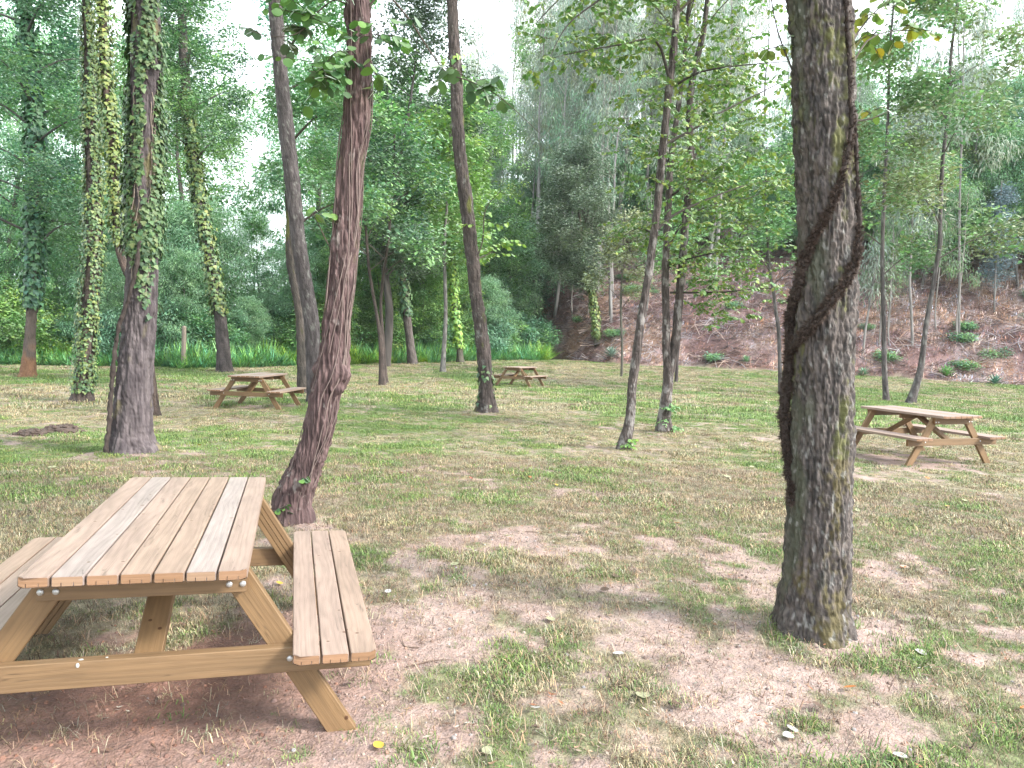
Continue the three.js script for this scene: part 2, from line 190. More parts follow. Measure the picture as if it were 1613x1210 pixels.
"P":{"post":[-14.44,0.02,-31.6],"post2":[-0.19,0.56,-45.04],"ag1":[6.13,0.62,-44.84],"ag2":[13.8,0.77,-42.68],"ag3":[19.55,0.43,-40.16],"ag4":[23.71,0.6,-39.44],"ag5":[25.08,0.27,-37.44],"dirtA":[-0.51,-0.0,-3.68],"dirtB":[0.01,-0.01,-5.62],"dirtC":[0.13,-0.0,-4.1],"dirtD":[0.93,-0.01,-3.36],"dirtE":[1.73,-0.01,-4.66],"dirtF":[-0.65,-0.01,-2.68],"dirtG":[-0.64,-0.01,-4.88],"dirtH":[2.12,-0.0,-3.9],"dirtI":[2.94,-0.01,-5.28],"mole1":[-7.19,-0.06,-10.78],"mole2":[-7.01,-0.06,-11.18],"st1":[-15.54,0.05,-32.34],"st2":[-14.73,0.06,-32.74],"st3":[-13.64,0.05,-32.42],"oak":[-6.93,0.19,-35.84],"ivyPost":[-6.65,0.46,-41.76]},
"L":[[-1.38,-4.34,"y"],[2.92,-5.14,"p"],[0.25,-8.32,"o"],[0.53,-7.9,"y"],[1.48,-6.32,"o"],[-0.38,-4.84,"pg"],[0.62,-3.1,"pg"],[4.6,-7.44,"y"],[2.87,-5.14,"o"],[2.32,-4.34,"p"],[3.33,-5.1,"p"],[2.27,-3.08,"o"],[1.16,-2.78,"w"],[1.56,-3.9,"y"],[1.18,-2.8,"w"],[3.45,-7.02,"pg"],[5.4,-9.22,"o"],[1.55,-3.2,"o"],[2.16,-3.6,"w"],[2.33,-4.12,"pg"],[0.25,-3.96,"pg"],[0.6,-3.5,"w"],[0.14,-2.94,"w"],[-0.71,-4.24,"w"],[1.55,-8.82,"pg"],[-0.09,-8.82,"p"],[-1.25,-8.46,"o"],[-0.41,-8.16,"r"],[-0.83,-6.66,"br"],[0.59,-4.42,"br"],[0.73,-4.68,"br"],[3.26,-9.74,"pg"],[0.77,-3.0,"br"],[-0.06,-2.64,"pg"],[-0.44,-2.6,"y"],[5.0,-7.82,"pg"],[4.22,-6.16,"p"],[-5.06,-7.98,"pg"],[-4.65,-6.78,"br"],[-0.65,-3.12,"br"],[2.73,-8.82,"pg"],[1.38,-3.0,"br"],[-4.36,-10.06,"y"],[1.38,-11.36,"p"],[1.54,-2.64,"w"]]};

// ---------------------------------------------------------------- ground: lawn and hillside from one height field
const BARE = [[-0.51, -3.68, 0.5, 1], [0.13, -4.1, 0.42, 0.9], [0.0, -5.62, 0.42, 0.8], [0.95, -3.4, 0.5, 1], [1.75, -4.75, 0.42, 0.8], [-0.65, -2.6, 0.6, 1], [-0.64, -4.88, 0.38, 0.8], [2.94, -5.28, 0.4, 0.7], [2.3, -4.1, 0.35, 0.7],
  [-1.45, -3.1, 0.75, 1.3], [-1.9, -2.5, 0.6, 1], [-1.5, -5.7, 0.4, 0.5], [1.95, -3.75, 0.3, 0.7], [-4.802, -9.16, 0.6, 0.7], [6.36, -11.2, 1.0, 0.75], [5.6, -11.1, 0.7, 0.6], [-5.67, -16.1, 1.1, 0.8], [0.31, -27.4, 1.0, 0.4], [-0.561, -16.28, 0.7, 0.6], [-9.414, -15.72, 0.7, 0.5], [-7.2, -11, 0.8, 0.6], [2.9, -13.58, 0.6, 0.45], [1.75, -11.1, 0.5, 0.4], [13.9, -25.3, 1, 0.4], [-6.2, -22.6, 1.2, 0.4], [-5.2, -10.6, 0.7, 0.5], [0.8, -7.2, 0.5, 0.35]];
function cover(x, z) { // [bare earth, greenness, redness of the earth]
  let b = 0, red = 0;
  for (const [bx, bz, r, k] of BARE) { const q = ((x - bx) ** 2 + (z - bz) ** 2) / (r * r); if (q < 6) { b += k * Math.exp(-q); } }
  red = Math.exp(-((x + 1.5) ** 2 + (z + 3.1) ** 2) / 0.7);
  const d = -z, near = 1 - ss(4.2, 7.6, d), a = fbm2(x * 0.9 + 3, z * 0.9, 4, 3), f = fbm2(x * 5.5, z * 5.5, 3, 9), w = fbm2(x * 0.35, z * 0.22 + 9, 3, 21);
  const D = near * 0.21 + b * 0.5 + (a - 0.5) * 1.0 + (f - 0.5) * 1.5 - ss(14, 26, d) * 0.14;
  const bare = ss(0.12, 0.62, D), g = clamp(0.47 + (w - 0.5) * 2.8 + (fbm2(x * 1.6 - 7, z * 1.6, 3, 33) - 0.5) * 2.6 - bare * 0.3);
  return [bare, g, red];
}
const FEET = [[1.675, -3.84, 0.3, 0.05], [-1.789, -5.88, 0.3, 0.05], [-4.802, -9.16, 0.5, 0.07], [1.75, -11.1, 0.3, 0.03], [2.896, -13.58, 0.35, 0.04], [-0.561, -16.28, 0.4, 0.05], [-9.414, -15.72, 0.4, 0.05]];
const groundBump = (x, z) => { const d = Math.hypot(x, z), k = 1 - ss(20, 40, d) * 0.6; let foot = 0; if (d < 20) for (const [fx, fz, r, h] of FEET) foot += h * Math.exp(-((x - fx) ** 2 + (z - fz) ** 2) / (r * r)); return foot + (fbm2(x * 1.3, z * 1.3, 3, 50) - 0.5) * 0.035 * k + (d < 14 ? (fbm2(x * 9, z * 9, 3, 60) - 0.5) * 0.014 : 0); };
const hillRough = (x, z, m) => m * ((fbm2(x * 0.45, z * 0.45, 4, 80) - 0.5) * 0.9 + (fbm2(x * 2.6, z * 2.6, 3, 90) - 0.5) * 0.28);
const hillMask = (x, z) => ss(-0.2, 0.9, hillFoot(x) - z + (fbm2(x * 0.5, z * 0.5, 3, 70) - 0.5) * 1.6);
const LAWNY = (x, z) => { const m = hillMask(x, z); return LAND(x, z) + groundBump(x, z) * (1 - m) + hillRough(x, z, m); };
{
  const na = 480, nc = 50, nr = 720, A = 57 * Math.PI / 180, P = [], C = [], U = [], lawn = [], hill = [], angs = [], mask = [];
  for (let i = 0; i <= na; i++) angs.push(-A + 2 * A * i / na);
  for (let i = 1; i < nc; i++) angs.push(A + (2 * Math.PI - 2 * A) * i / nc);
  const n = angs.length;
  for (let j = 0; j <= nr; j++) {
    const r = 0.25 * Math.pow(190 / 0.25, j / nr);
    for (let i = 0; i < n; i++) {
      const x = Math.sin(angs[i]) * r, z = -Math.cos(angs[i]) * r, m = hillMask(x, z);
      P.push(x, LAWNY(x, z), z); U.push(x / 1.7, z / 1.7); mask.push(m);
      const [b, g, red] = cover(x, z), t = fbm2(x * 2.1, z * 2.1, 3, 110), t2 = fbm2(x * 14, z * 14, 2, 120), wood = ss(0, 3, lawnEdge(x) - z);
      let c = [mix(0.225, 0.155, g), mix(0.188, 0.165, g), mix(0.128, 0.08, g)];              // thatch, straw to green
      const e = [mix(0.275, 0.335, t), mix(0.192, 0.25, t), mix(0.163, 0.222, t)];          // dry earth
      const er = [0.19, 0.10, 0.075];
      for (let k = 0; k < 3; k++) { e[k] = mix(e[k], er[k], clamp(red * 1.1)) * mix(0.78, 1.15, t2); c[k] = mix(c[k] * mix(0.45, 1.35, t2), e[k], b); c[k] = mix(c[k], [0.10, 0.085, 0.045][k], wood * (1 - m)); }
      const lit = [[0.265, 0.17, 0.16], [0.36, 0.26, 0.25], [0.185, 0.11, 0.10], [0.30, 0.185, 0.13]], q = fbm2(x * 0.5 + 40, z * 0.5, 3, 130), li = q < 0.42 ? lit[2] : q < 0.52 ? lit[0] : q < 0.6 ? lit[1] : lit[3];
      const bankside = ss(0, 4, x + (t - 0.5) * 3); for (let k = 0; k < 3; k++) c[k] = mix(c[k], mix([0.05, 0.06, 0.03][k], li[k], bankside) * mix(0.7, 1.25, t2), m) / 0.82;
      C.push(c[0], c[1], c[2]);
    }
  }
  for (let j = 0; j < nr; j++) for (let i = 0; i < n; i++) {
    const a = j * n + i, b = j * n + (i + 1) % n, c = a + n, d = b + n;
    const dst = mask[a] + mask[b] + mask[c] + mask[d] > 2 ? hill : lawn; dst.push(a, b, c, b, d, c);
  }
  const whole = new THREE.BufferGeometry();
  whole.setAttribute('position', new THREE.Float32BufferAttribute(P, 3)); whole.setAttribute('color', new THREE.Float32BufferAttribute(C, 3)); whole.setAttribute('uv', new THREE.Float32BufferAttribute(U, 2));
  whole.setIndex(lawn.concat(hill)); whole.computeVertexNormals();
  const grain = dataMap(1024, (u, v) => { let s = 0; for (const [p, k, q] of [[24, 0.3, 1], [64, 0.3, 2], [160, 0.3, 3], [380, 0.35, 4]]) s += k * (tn2(u, v, p, p, q) - 0.5); const g = 0.82 + s * 0.62, y = tn2(u, v, 90, 90, 8) - 0.5; return [g + y * 0.05, g, g - y * 0.06]; });
  const bump = dataMap(1024, (u, v) => { let s = 0; for (const [p, k, q] of [[40, 0.4, 11], [110, 0.3, 12], [300, 0.3, 13]]) s += k * tn2(u, v, p, p, q); return [s, s, s]; });
  const mat = new THREE.MeshStandardMaterial({ vertexColors: true, map: grain, bumpMap: bump, bumpScale: 0.012, roughness: 0.95 });
  for (const [name, idx, label] of [['ground', lawn, 'trodden picnic lawn with patches of bare pinkish earth'], ['hillside', hill, 'sloping bank covered in brown dead bracken and leaf litter']]) {
    const g = new THREE.BufferGeometry();                                  // keep only the vertices that this sheet uses
    const map = new Int32Array(mask.length).fill(-1), p = [], c = [], u = [], nn = [], id = idx.map(k => { if (map[k] < 0) { map[k] = p.length / 3; p.push(P[k * 3], P[k * 3 + 1], P[k * 3 + 2]); c.push(C[k * 3], C[k * 3 + 1], C[k * 3 + 2]); u.push(U[k * 2], U[k * 2 + 1]); nn.push(whole.attributes.normal.getX(k), whole.attributes.normal.getY(k), whole.attributes.normal.getZ(k)); } return map[k]; });
    g.setAttribute('position', new THREE.Float32BufferAttribute(p, 3)); g.setAttribute('color', new THREE.Float32BufferAttribute(c, 3)); g.setAttribute('uv', new THREE.Float32BufferAttribute(u, 2)); g.setAttribute('normal', new THREE.Float32BufferAttribute(nn, 3)); g.setIndex(id);
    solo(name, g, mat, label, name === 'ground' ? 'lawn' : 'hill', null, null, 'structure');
  }
}

// ---------------------------------------------------------------- picnic tables
const wood = (() => { // planed, weathering pine: long grain, soft early wood, a few knots
  const knots = []; const r = rng(5); for (let i = 0; i < 9; i++) knots.push([r(), r(), 0.010 + r() * 0.012]);
  const f = (u, v) => {
    let w = v + 0.035 * (tn2(u, v, 3, 3, 1) - 0.5) + 0.012 * (tn2(u, v, 9, 6, 2) - 0.5), kn = 0;
    for (const [ku, kv, kr] of knots) { let du = u - ku; du -= Math.round(du); let dv = v - kv; dv -= Math.round(dv); const q = Math.hypot(du * 2.2, dv); kn = Math.max(kn, 1 - ss(kr * 0.55, kr, q)); w += 0.02 * Math.exp(-(q * q) / (kr * kr * 5)) * Math.sign(dv); }
    const ring = 0.5 + 0.5 * Math.sin((w * 26 + 2.2 * tn2(u, v, 2, 5, 7) + 0.8 * tn2(u, v, 5, 14, 8)) * Math.PI * 2), fine = tn2(u, v, 14, 420, 4), band = tn2(u, v, 2, 16, 5);
    return [ring, fine, band, kn];
  };
  const crack = (u, v) => { const l = Math.abs(tn2(u, v, 4, 60, 21) - 0.5), s = ss(0.62, 0.75, tn2(u, v, 7, 24, 22)); return (1 - ss(0.0, 0.05, l)) * s; };
  const map = dataMap(1024, (u, v) => { const [a, b, c, k] = f(u, v), t = 0.84 - 0.09 * a * a - 0.10 * (b - 0.4) + 0.16 * (c - 0.5) + 0.16 * (tn2(u, v, 5, 9, 17) - 0.5) + 0.12 * (tn2(u, v, 17, 40, 18) - 0.5) - 0.3 * crack(u, v) - 0.06 * ss(0.6, 0.8, tn2(u, v, 9, 20, 23)); return [mix(t, 0.3, k), mix(t * 0.985, 0.2, k), mix(t * 0.965, 0.14, k)]; });
  const bump = dataMap(512, (u, v) => { const [a, b, , k] = f(u, v), t = 0.55 - 0.2 * a + 0.35 * (b - 0.5) - 0.2 * k; return [t, t, t]; });
  const m = (r, g, b, rough) => new THREE.MeshStandardMaterial({ vertexColors: true, color: new THREE.Color().setRGB(r, g, b), map, bumpMap: bump, bumpScale: 0.0012, roughness: rough });
  return { tops: [m(0.375, 0.278, 0.234, 0.5), m(0.39, 0.324, 0.306, 0.44), m(0.355, 0.258, 0.206, 0.52)], frame: m(0.225, 0.138, 0.066, 0.6), beam: m(0.215, 0.135, 0.07, 0.6) };
})();
const steel = new THREE.MeshStandardMaterial({ color: new THREE.Color().setRGB(0.5, 0.5, 0.5), metalness: 0.7, roughness: 0.45 });
// timber: profile [x, y] pushed along z, ends shifted by end(x, y, side); rounded a little at the ends; grain runs along z
function timber(profile, length, { end = () => 0, off = 0, bevel = 0.003 } = {}) {
  const g = new Geo(), n = profile.length, cx = 0, cy = profile.reduce((a, p) => a + p[1], 0) / n;
  const ring = (z, side, shrink) => profile.map(([x, y]) => [x - Math.sign(x - cx) * Math.min(Math.abs(x), shrink), y - Math.sign(y - cy) * shrink, z + (side ? end(x, y, side) * side * -1 : 0)]);
  const rings = [ring(-length / 2, -1, bevel), ring(-length / 2 + bevel, -1, 0), ring(length / 2 - bevel, 1, 0), ring(length / 2, 1, bevel)];
  const per = [0]; for (let k = 0; k < n; k++) { const a = profile[k], b = profile[(k + 1) % n]; per.push(per[k] + Math.hypot(b[0] - a[0], b[1] - a[1])); }
  for (let k = 0; k < n; k++) { // each long face with its own flat normal
    const a = profile[k], b = profile[(k + 1) % n], nx = b[1] - a[1], ny = a[0] - b[0], l = Math.hypot(nx, ny) || 1;
    for (let j = 0; j < 3; j++) {
      const q = [[j, k, per[k]], [j, (k + 1) % n, per[k + 1]], [j + 1, k, per[k]], [j + 1, (k + 1) % n, per[k + 1]]].map(([r, i, w]) => { const p = rings[r][i]; return g.v(p[0], p[1], p[2], nx / l, ny / l, 0, 1, 1, 1, p[2] / 1.1 + off, w / 0.55 + off * 3.7); });
      g.t(q[0], q[1], q[2]); g.t(q[1], q[3], q[2]);
    }
  }
  const tris = THREE.ShapeUtils.triangulateShape(profile.map(p => new THREE.Vector2(...p)), []);
  for (const side of [-1, 1]) { const R = rings[side < 0 ? 0 : 3], o = R.map(p => g.v(p[0], p[1], p[2], 0, 0, side, 0.84, 0.66, 0.46, p[0] / 4 + off, p[1] / 0.5 + off * 2)); for (const [a, b, c] of tris) side > 0 ? g.t(o[a], o[b], o[c]) : g.t(o[a], o[c], o[b]); }
  return g.build();
}
const CORNER = 0.02;
const plankProfile = (w, t) => { // slightly rounded above, three saw cuts below against warping
  const h = w / 2, r = 0.004, q = h - CORNER, p = [[-h, 0.003], [-h + 0.003, 0], [-q, 0]];
  for (const k of [-1, 0, 1]) { const x = k * w * 0.22; p.push([x - 0.0013, 0], [x - 0.0013, 0.012], [x + 0.0013, 0.012], [x + 0.0013, 0]); }
  p.push([q, 0], [h - 0.003, 0], [h, 0.003], [h, t - r], [h - r * 0.3, t - r * 0.3], [h - r, t], [q, t], [0, t], [-q, t], [-h + r, t], [-h + r * 0.3, t - r * 0.3], [-h, t - r]); return p;
};
const boardProfile = (w, t, grooves) => { const h = w / 2, r = 0.003, p = [[-h, r], [-h + r, 0]]; if (grooves) for (const k of [-1, 0, 1]) { const x = k * w * 0.23; p.push([x - 0.0018, 0], [x - 0.0012, 0.007], [x + 0.0012, 0.007], [x + 0.0018, 0]); } p.push([h - r, 0], [h, r], [h, t - r], [h - r, t], [-h + r, t], [-h, t - r]); return p; };
function picnicTable(label, pos, yaw, seed) {
  const t = thing('picnic_table', label, 'picnic table', pos, 'wooden picnic tables on the lawn'), r = rng(seed);
  t.rotation.y = yaw;
  const W = 0.6933, L = 1.71, TOP = 0.74, SEAT = 0.423, T = 0.036, pitch = W / 7, pw = pitch - 0.006, F = 0.64;
  const add = (name, geo, m, x, y, z, rx = 0, ry = 0, rz = 0) => { const o = part(name, geo, m, t); o.position.set(x, y, z); o.rotation.set(rx, ry, rz); return o; };
  const cornerCut = s => (x) => Math.max(0, x * s - (pw / 2 - CORNER)) * 0.95;
  const plank = (name, x, y, s, i) => { const both = s === 2; add(name, timber(plankProfile(pw, T), L + (r() - 0.5) * 0.004, { end: both ? () => 0 : s ? cornerCut(s) : () => 0, off: r() * 5 }), wood.tops[[0, 1, 0, 2, 2, 1, 0][i]], x, y + (r() - 0.5) * 0.0015, (r() - 0.5) * 0.003, 0, (r() - 0.5) * 0.0012); };
  for (let k = 0; k < 7; k++) plank('table_plank', (k - 3) * pitch, TOP - T, k === 0 ? -1 : k === 6 ? 1 : 0, k);
  for (const s of [-1, 1]) for (let k = 0; k < 3; k++) plank('bench_plank', s * (0.501 + pitch * (k + 0.5)), SEAT - T, k === 0 ? -s : k === 2 ? s : 0, k * 2);
  const bw = 0.095, bt = 0.045, bolt = new THREE.SphereGeometry(0.0115, 10, 6, 0, Math.PI * 2, 0, Math.PI / 2);
  const bolts = (x, y, z, s) => add('bolt', bolt, steel, x, y, z, s * Math.PI / 2, 0, 0).scale.set(1, 0.6, 1);
  for (const s of [-1, 1]) {
    // end frame: two splayed legs, seat beam and top batten bolted on their outer face
    for (const k of [-1, 1]) {
      const a = V(k * 0.712, 0, 0), b = V(k * 0.262, TOP - T, 0), dir = b.clone().sub(a), zA = dir.clone().normalize(), yA = V(0, 0, s), xA = yA.clone().cross(zA), K = -xA.y / zA.y;
      const g = timber(boardProfile(bw, bt, true), dir.length(), { end: (x, y, e) => -e * x * K, off: r() * 5, bevel: 0.0005 }); g.translate(0, -bt / 2, 0);
      const o = part('leg', g, wood.frame, t); o.quaternion.setFromRotationMatrix(new THREE.Matrix4().makeBasis(xA, yA, zA)); o.position.copy(a).add(b).multiplyScalar(0.5).add(V(0, 0, s * (F - bt / 2)));
      bolts(mix(a.x, b.x, (SEAT - T - bw / 2) / (TOP - T)), SEAT - T - bw * 0.45, s * (F + bt + 0.002), s);
      bolts(mix(a.x, b.x, 0.93) - k * 0.018, TOP - T - bw * 0.72, s * (F + bt + 0.002), s); bolts(mix(a.x, b.x, 0.93) + k * 0.028, TOP - T - bw * 0.72, s * (F + bt + 0.002), s);
    }
    const beam = timber(boardProfile(bw, bt), 1.585, { off: r() * 5 }); beam.translate(0, -bt / 2, 0); beam.rotateZ(Math.PI / 2); beam.rotateY(Math.PI / 2);
    add('seat_beam', beam, wood.beam, 0, SEAT - T - bw / 2 - 0.001, s * (F + bt / 2 + 0.001));
    const bat = timber(boardProfile(0.1, bt), 0.67, { off: r() * 5 }); bat.translate(0, -bt / 2, 0); bat.rotateZ(Math.PI / 2); bat.rotateY(Math.PI / 2);
    add('top_batten', bat, wood.beam, 0, TOP - T - 0.05 - 0.001, s * (F + bt / 2 + 0.001));
    // brace from under the middle of the top to the seat beam
    const a = V(0, SEAT - T - bw * 0.55, s * (F - 0.02)), b = V(0, TOP - T - 0.05, s * 0.045), dir = b.clone().sub(a), br = timber(boardProfile(bw, bt), dir.length(), { off: r() * 5 }); br.translate(0, -bt / 2, 0);
    const o = part('brace', br, wood.frame, t), zA = dir.clone().normalize(), xA = V(1, 0, 0), yA = zA.clone().cross(xA); o.quaternion.setFromRotationMatrix(new THREE.Matrix4().makeBasis(xA, yA, zA)); o.position.copy(a).add(b).multiplyScalar(0.5);
  }
  const mid = timber(boardProfile(0.075, bt), 0.64, { off: r() * 5 }); mid.translate(0, -bt / 2, 0); mid.rotateZ(Math.PI / 2); mid.rotateY(Math.PI / 2);
  add('top_batten', mid, wood.beam, 0, TOP - T - 0.0375 - 0.001, 0);
  return t;
}
{
  const a = picnicTable('large pale wooden picnic table in front, seen along its seven-plank top', [-1.474, -0.004, -3.138], 0.2947, 31); a.rotation.z = -0.0194; a.rotation.order = 'YXZ';
  const white = new THREE.MeshStandardMaterial({ color: new THREE.Color().setRGB(0.42, 0.42, 0.4), roughness: 0.9 }); for (const [x, y, z, s] of [[-0.2, 0.386, 0.668, 0.009], [-0.205, 0.374, 0.6875, 0.006], [-0.12, 0.3865, 0.665, 0.005]]) { const o = part('bird_dropping', new THREE.SphereGeometry(1, 10, 6), white, a); o.position.set(x, y, z); o.scale.set(s, y > 0.38 ? 0.0016 : s * 1.5, y > 0.38 ? s * 0.8 : 0.0016); }
  const b = picnicTable('picnic table behind the thick mossy trunk with the hairy vine', [6.36, -0.036, -11.237], 0.2506, 32); b.rotation.order = 'YXZ'; b.rotation.z = 0.0198;
  const c = picnicTable('picnic table beyond the curved tree, between the ivy trunks and tall grey trunk', [-5.67, -0.062, -16.13], -0.0473, 33);
  const d = picnicTable('smallest, farthest picnic table, beside the slender trunk in mid lawn', [0.309, -0.05, -27.517], -0.4397, 34);
}

// ---------------------------------------------------------------- leaves
const leafMat = (rough = 0.75, through = 0.4) => new THREE.MeshPhysicalMaterial({ vertexColors: true, roughness: rough, transmission: through, thickness: 0, side: THREE.DoubleSide });
const LEAF = leafMat(0.72, 0.5), GLOSSY = leafMat(0.55, 0.3), BLADE = new THREE.MeshStandardMaterial({ vertexColors: true, roughness: 0.8, side: THREE.DoubleSide }), DRY = new THREE.MeshStandardMaterial({ vertexColors: true, roughness: 0.95, side: THREE.DoubleSide });
// a leaf blade from an outline of half-widths along its length, folded along the midrib; lies in the xz plane, stem at the origin, tip towards +z
function leafInto(g, outline, len, width, fold, M, col, droop = 0) {
  const v = V(0, 0, 0), n = V(0, 1, 0).transformDirection(M), put = (x, y, z) => { v.set(x, y, z).applyMatrix4(M); return g.v(v.x, v.y, v.z, n.x, n.y, n.z, ...col); };
  const mids = outline.map(([t]) => put(0, -droop * t * t * len, t * len));
  for (const s of [-1, 1]) {
    const es = outline.map(([t, w]) => w ? put(s * w * width, w * width * fold - droop * t * t * len, t * len) : -1);
    for (let k = 0; k < outline.length - 1; k++) {
      const a = mids[k], b = mids[k + 1], c = es[k] < 0 ? -1 : es[k], d = es[k + 1] < 0 ? -1 : es[k + 1];
      const tri = (p, q, o) => s > 0 ? g.t(p, q, o) : g.t(p, o, q);
      if (c < 0 && d >= 0) tri(a, b, d); else if (d < 0 && c >= 0) tri(a, b, c); else if (c >= 0) { tri(a, b, c); tri(b, d, c); }
    }
  }
}
const DIAMOND = [[0, 0], [0.45, 0.5], [1, 0]], ROUND = [[0, 0], [0.12, 0.34], [0.45, 0.5], [0.8, 0.4], [1, 0.08]], IVY = [[0, 0], [0.05, 0.4], [0.28, 0.56], [0.45, 0.34], [0.62, 0.3], [1, 0]], LANCE = [[0, 0], [0.35, 0.5], [1, 0]];
const oneLeaf = (outline, len, width, fold, droop, cells = 1) => { const g = new Geo(); leafInto(g, outline, len, width, fold, new THREE.Matrix4(), [1, 1, 1], droop); return g.build(true); };
// clump of leaves filling a ball of radius R: [count, leaf length, leaf width, how much leaves hang]
function clump(seed, count, R, len, width, hang, flat = 0.7, twigs = 5) {
  const r = rng(seed), g = new Geo(), M = new THREE.Matrix4(), s = V(1, 1, 1);
  for (let i = 0; i < count; i++) {
    let x, y, z; do { x = r() * 2 - 1; y = r() * 2 - 1; z = r() * 2 - 1; } while (x * x + y * y + z * z > 1);
    const k = 0.6 + r() * 0.75, L = len * (0.7 + r() * 0.6), a = Math.atan2(x, z) + (r() - 0.5) * 2.4;
    const q = turn(hang > 0.5 ? 0.5 + r() * 1.0 : -0.55 + r() * 1.2 + hang, a, (r() - 0.5) * 1.3);
    M.compose(V(x * R, y * R * flat, z * R), q, s); leafInto(g, hang > 0.5 ? LANCE : DIAMOND, L, width * (0.75 + r() * 0.5), 0.25, M, [k * (0.94 + r() * 0.12), k, k * (0.9 + r() * 0.2)], 0.1);
  }
  for (let i = 0; i < twigs; i++) { const a = r() * 6.28, e = (r() - 0.3) * R * 0.8, l = R * (0.5 + r() * 0.5), w = 0.006, p = [Math.cos(a) * l, e, Math.sin(a) * l], k = [0.7, 0.6, 0.5]; const o = g.v(-w, -R * 0.25, 0, 0, 1, 0, ...k), b = g.v(w, -R * 0.25, 0, 0, 1, 0, ...k), c = g.v(...p, 0, 1, 0, ...k); g.t(o, b, c); }
  return g.build(true);
}
const CL = {
  fine: [0, 1, 2].map(i => clump(100 + i, 40, 0.42, 0.17, 0.09, 0)), small: [0, 1, 2].map(i => clump(110 + i, 46, 0.36, 0.11, 0.066, 0)),
  broad: [0, 1, 2].map(i => clump(120 + i, 34, 0.42, 0.15, 0.105, 0.1)), hang: [0, 1, 2].map(i => clump(130 + i, 34, 0.5, 0.24, 0.04, 1, 1.0)), willow: [0, 1, 2].map(i => clump(140 + i, 44, 0.42, 0.2, 0.05, 0.4)), near: [0, 1, 2].map(i => clump(150 + i, 26, 0.3, 0.085, 0.07, 0.15)),
};
const PAL = {
  teal: [[0.154, 0.368, 0.185], [0.12, 0.316, 0.185], [0.217, 0.434, 0.217]], bright: [[0.237, 0.425, 0.0708], [0.189, 0.377, 0.0944], [0.315, 0.472, 0.0786]], dark: [[0.073, 0.189, 0.0875], [0.104, 0.24, 0.104], [0.0626, 0.156, 0.1]],
  mid: [[0.174, 0.382, 0.109], [0.148, 0.337, 0.131], [0.251, 0.456, 0.131]], grey: [[0.241, 0.325, 0.241], [0.294, 0.357, 0.284], [0.189, 0.273, 0.2], [0.336, 0.367, 0.263]], olive: [[0.232, 0.289, 0.116], [0.28, 0.319, 0.136], [0.184, 0.241, 0.106]],
  blue: [[0.2, 0.3, 0.33], [0.26, 0.36, 0.4], [0.16, 0.25, 0.27]], alder: [[0.115, 0.257, 0.054], [0.15, 0.297, 0.0607], [0.101, 0.203, 0.054], [0.216, 0.324, 0.0675], [0.3, 0.365, 0.0607], [0.12, 0.28, 0.06]], ivy: [[0.0875, 0.175, 0.0625], [0.125, 0.219, 0.075], [0.0625, 0.131, 0.0562], [0.188, 0.263, 0.112]], ivyYellow: [[0.218, 0.287, 0.069], [0.161, 0.241, 0.069], [0.276, 0.322, 0.092], [0.115, 0.184, 0.0575]],
};
// fill lobes [x, y, z, radius, clumps] with clumps and hang them on the tree as its crown
function crown(tree, lobes, kind, pal, seed, { flat = 0.8, scale = 1, name = 'crown', shell = 0.35 } = {}) {
  const r = rng(seed), sets = CL[kind].map(() => new Scatter());
  for (const [lx, ly, lz, R, n] of lobes) { const own = tint(pal, r, 0.22); for (let i = 0; i < n; i++) {
    let x, y, z, q; do { x = r() * 2 - 1; y = r() * 2 - 1; z = r() * 2 - 1; q = x * x + y * y + z * z; } while (q > 1 || q < shell * r());
    const c = tint(pal, r, 0.2), k = r() * 0.6;
    sets[Math.floor(r() * sets.length)].put(lx + x * R, ly + y * R * flat, lz + z * R, turn((r() - 0.5) * 0.7, r() * 6.28, (r() - 0.5) * 0.7), scale * (0.7 + r() * 0.6), [0, 1, 2].map(m => mix(c[m], own[m], k)));
  } }
  sets.forEach((s, i) => { if (s.m.length) tree.add(s.mesh(name, CL[kind][i], LEAF)); });
}
const barkMap = dataMap(512, (u, v) => { let s = 0; for (const [a, b, k, q] of [[20, 5, 0.45, 1], [44, 12, 0.35, 2], [110, 50, 0.3, 3]]) s += k * (tn2(u, v, a, b, q) - 0.5); const g = 0.82 + s * 0.7; return [g, g, g]; });
const barkBump = dataMap(512, (u, v) => { let s = 0; for (const [a, b, k, q] of [[18, 4, 0.5, 5], [40, 10, 0.3, 6], [100, 40, 0.2, 7]]) s += k * Math.abs(tn2(u, v, a, b, q) * 2 - 1); return [s, s, s]; });
const BARK = new THREE.MeshStandardMaterial({ vertexColors: true, map: barkMap, bumpMap: barkBump, bumpScale: 0.02, roughness: 0.92 });
const BARKFINE = new THREE.MeshStandardMaterial({ vertexColors: true, bumpMap: barkBump, bumpScale: 0.006, roughness: 0.9 });
const TWIG = new THREE.MeshStandardMaterial({ vertexColors: true, roughness: 0.9 });
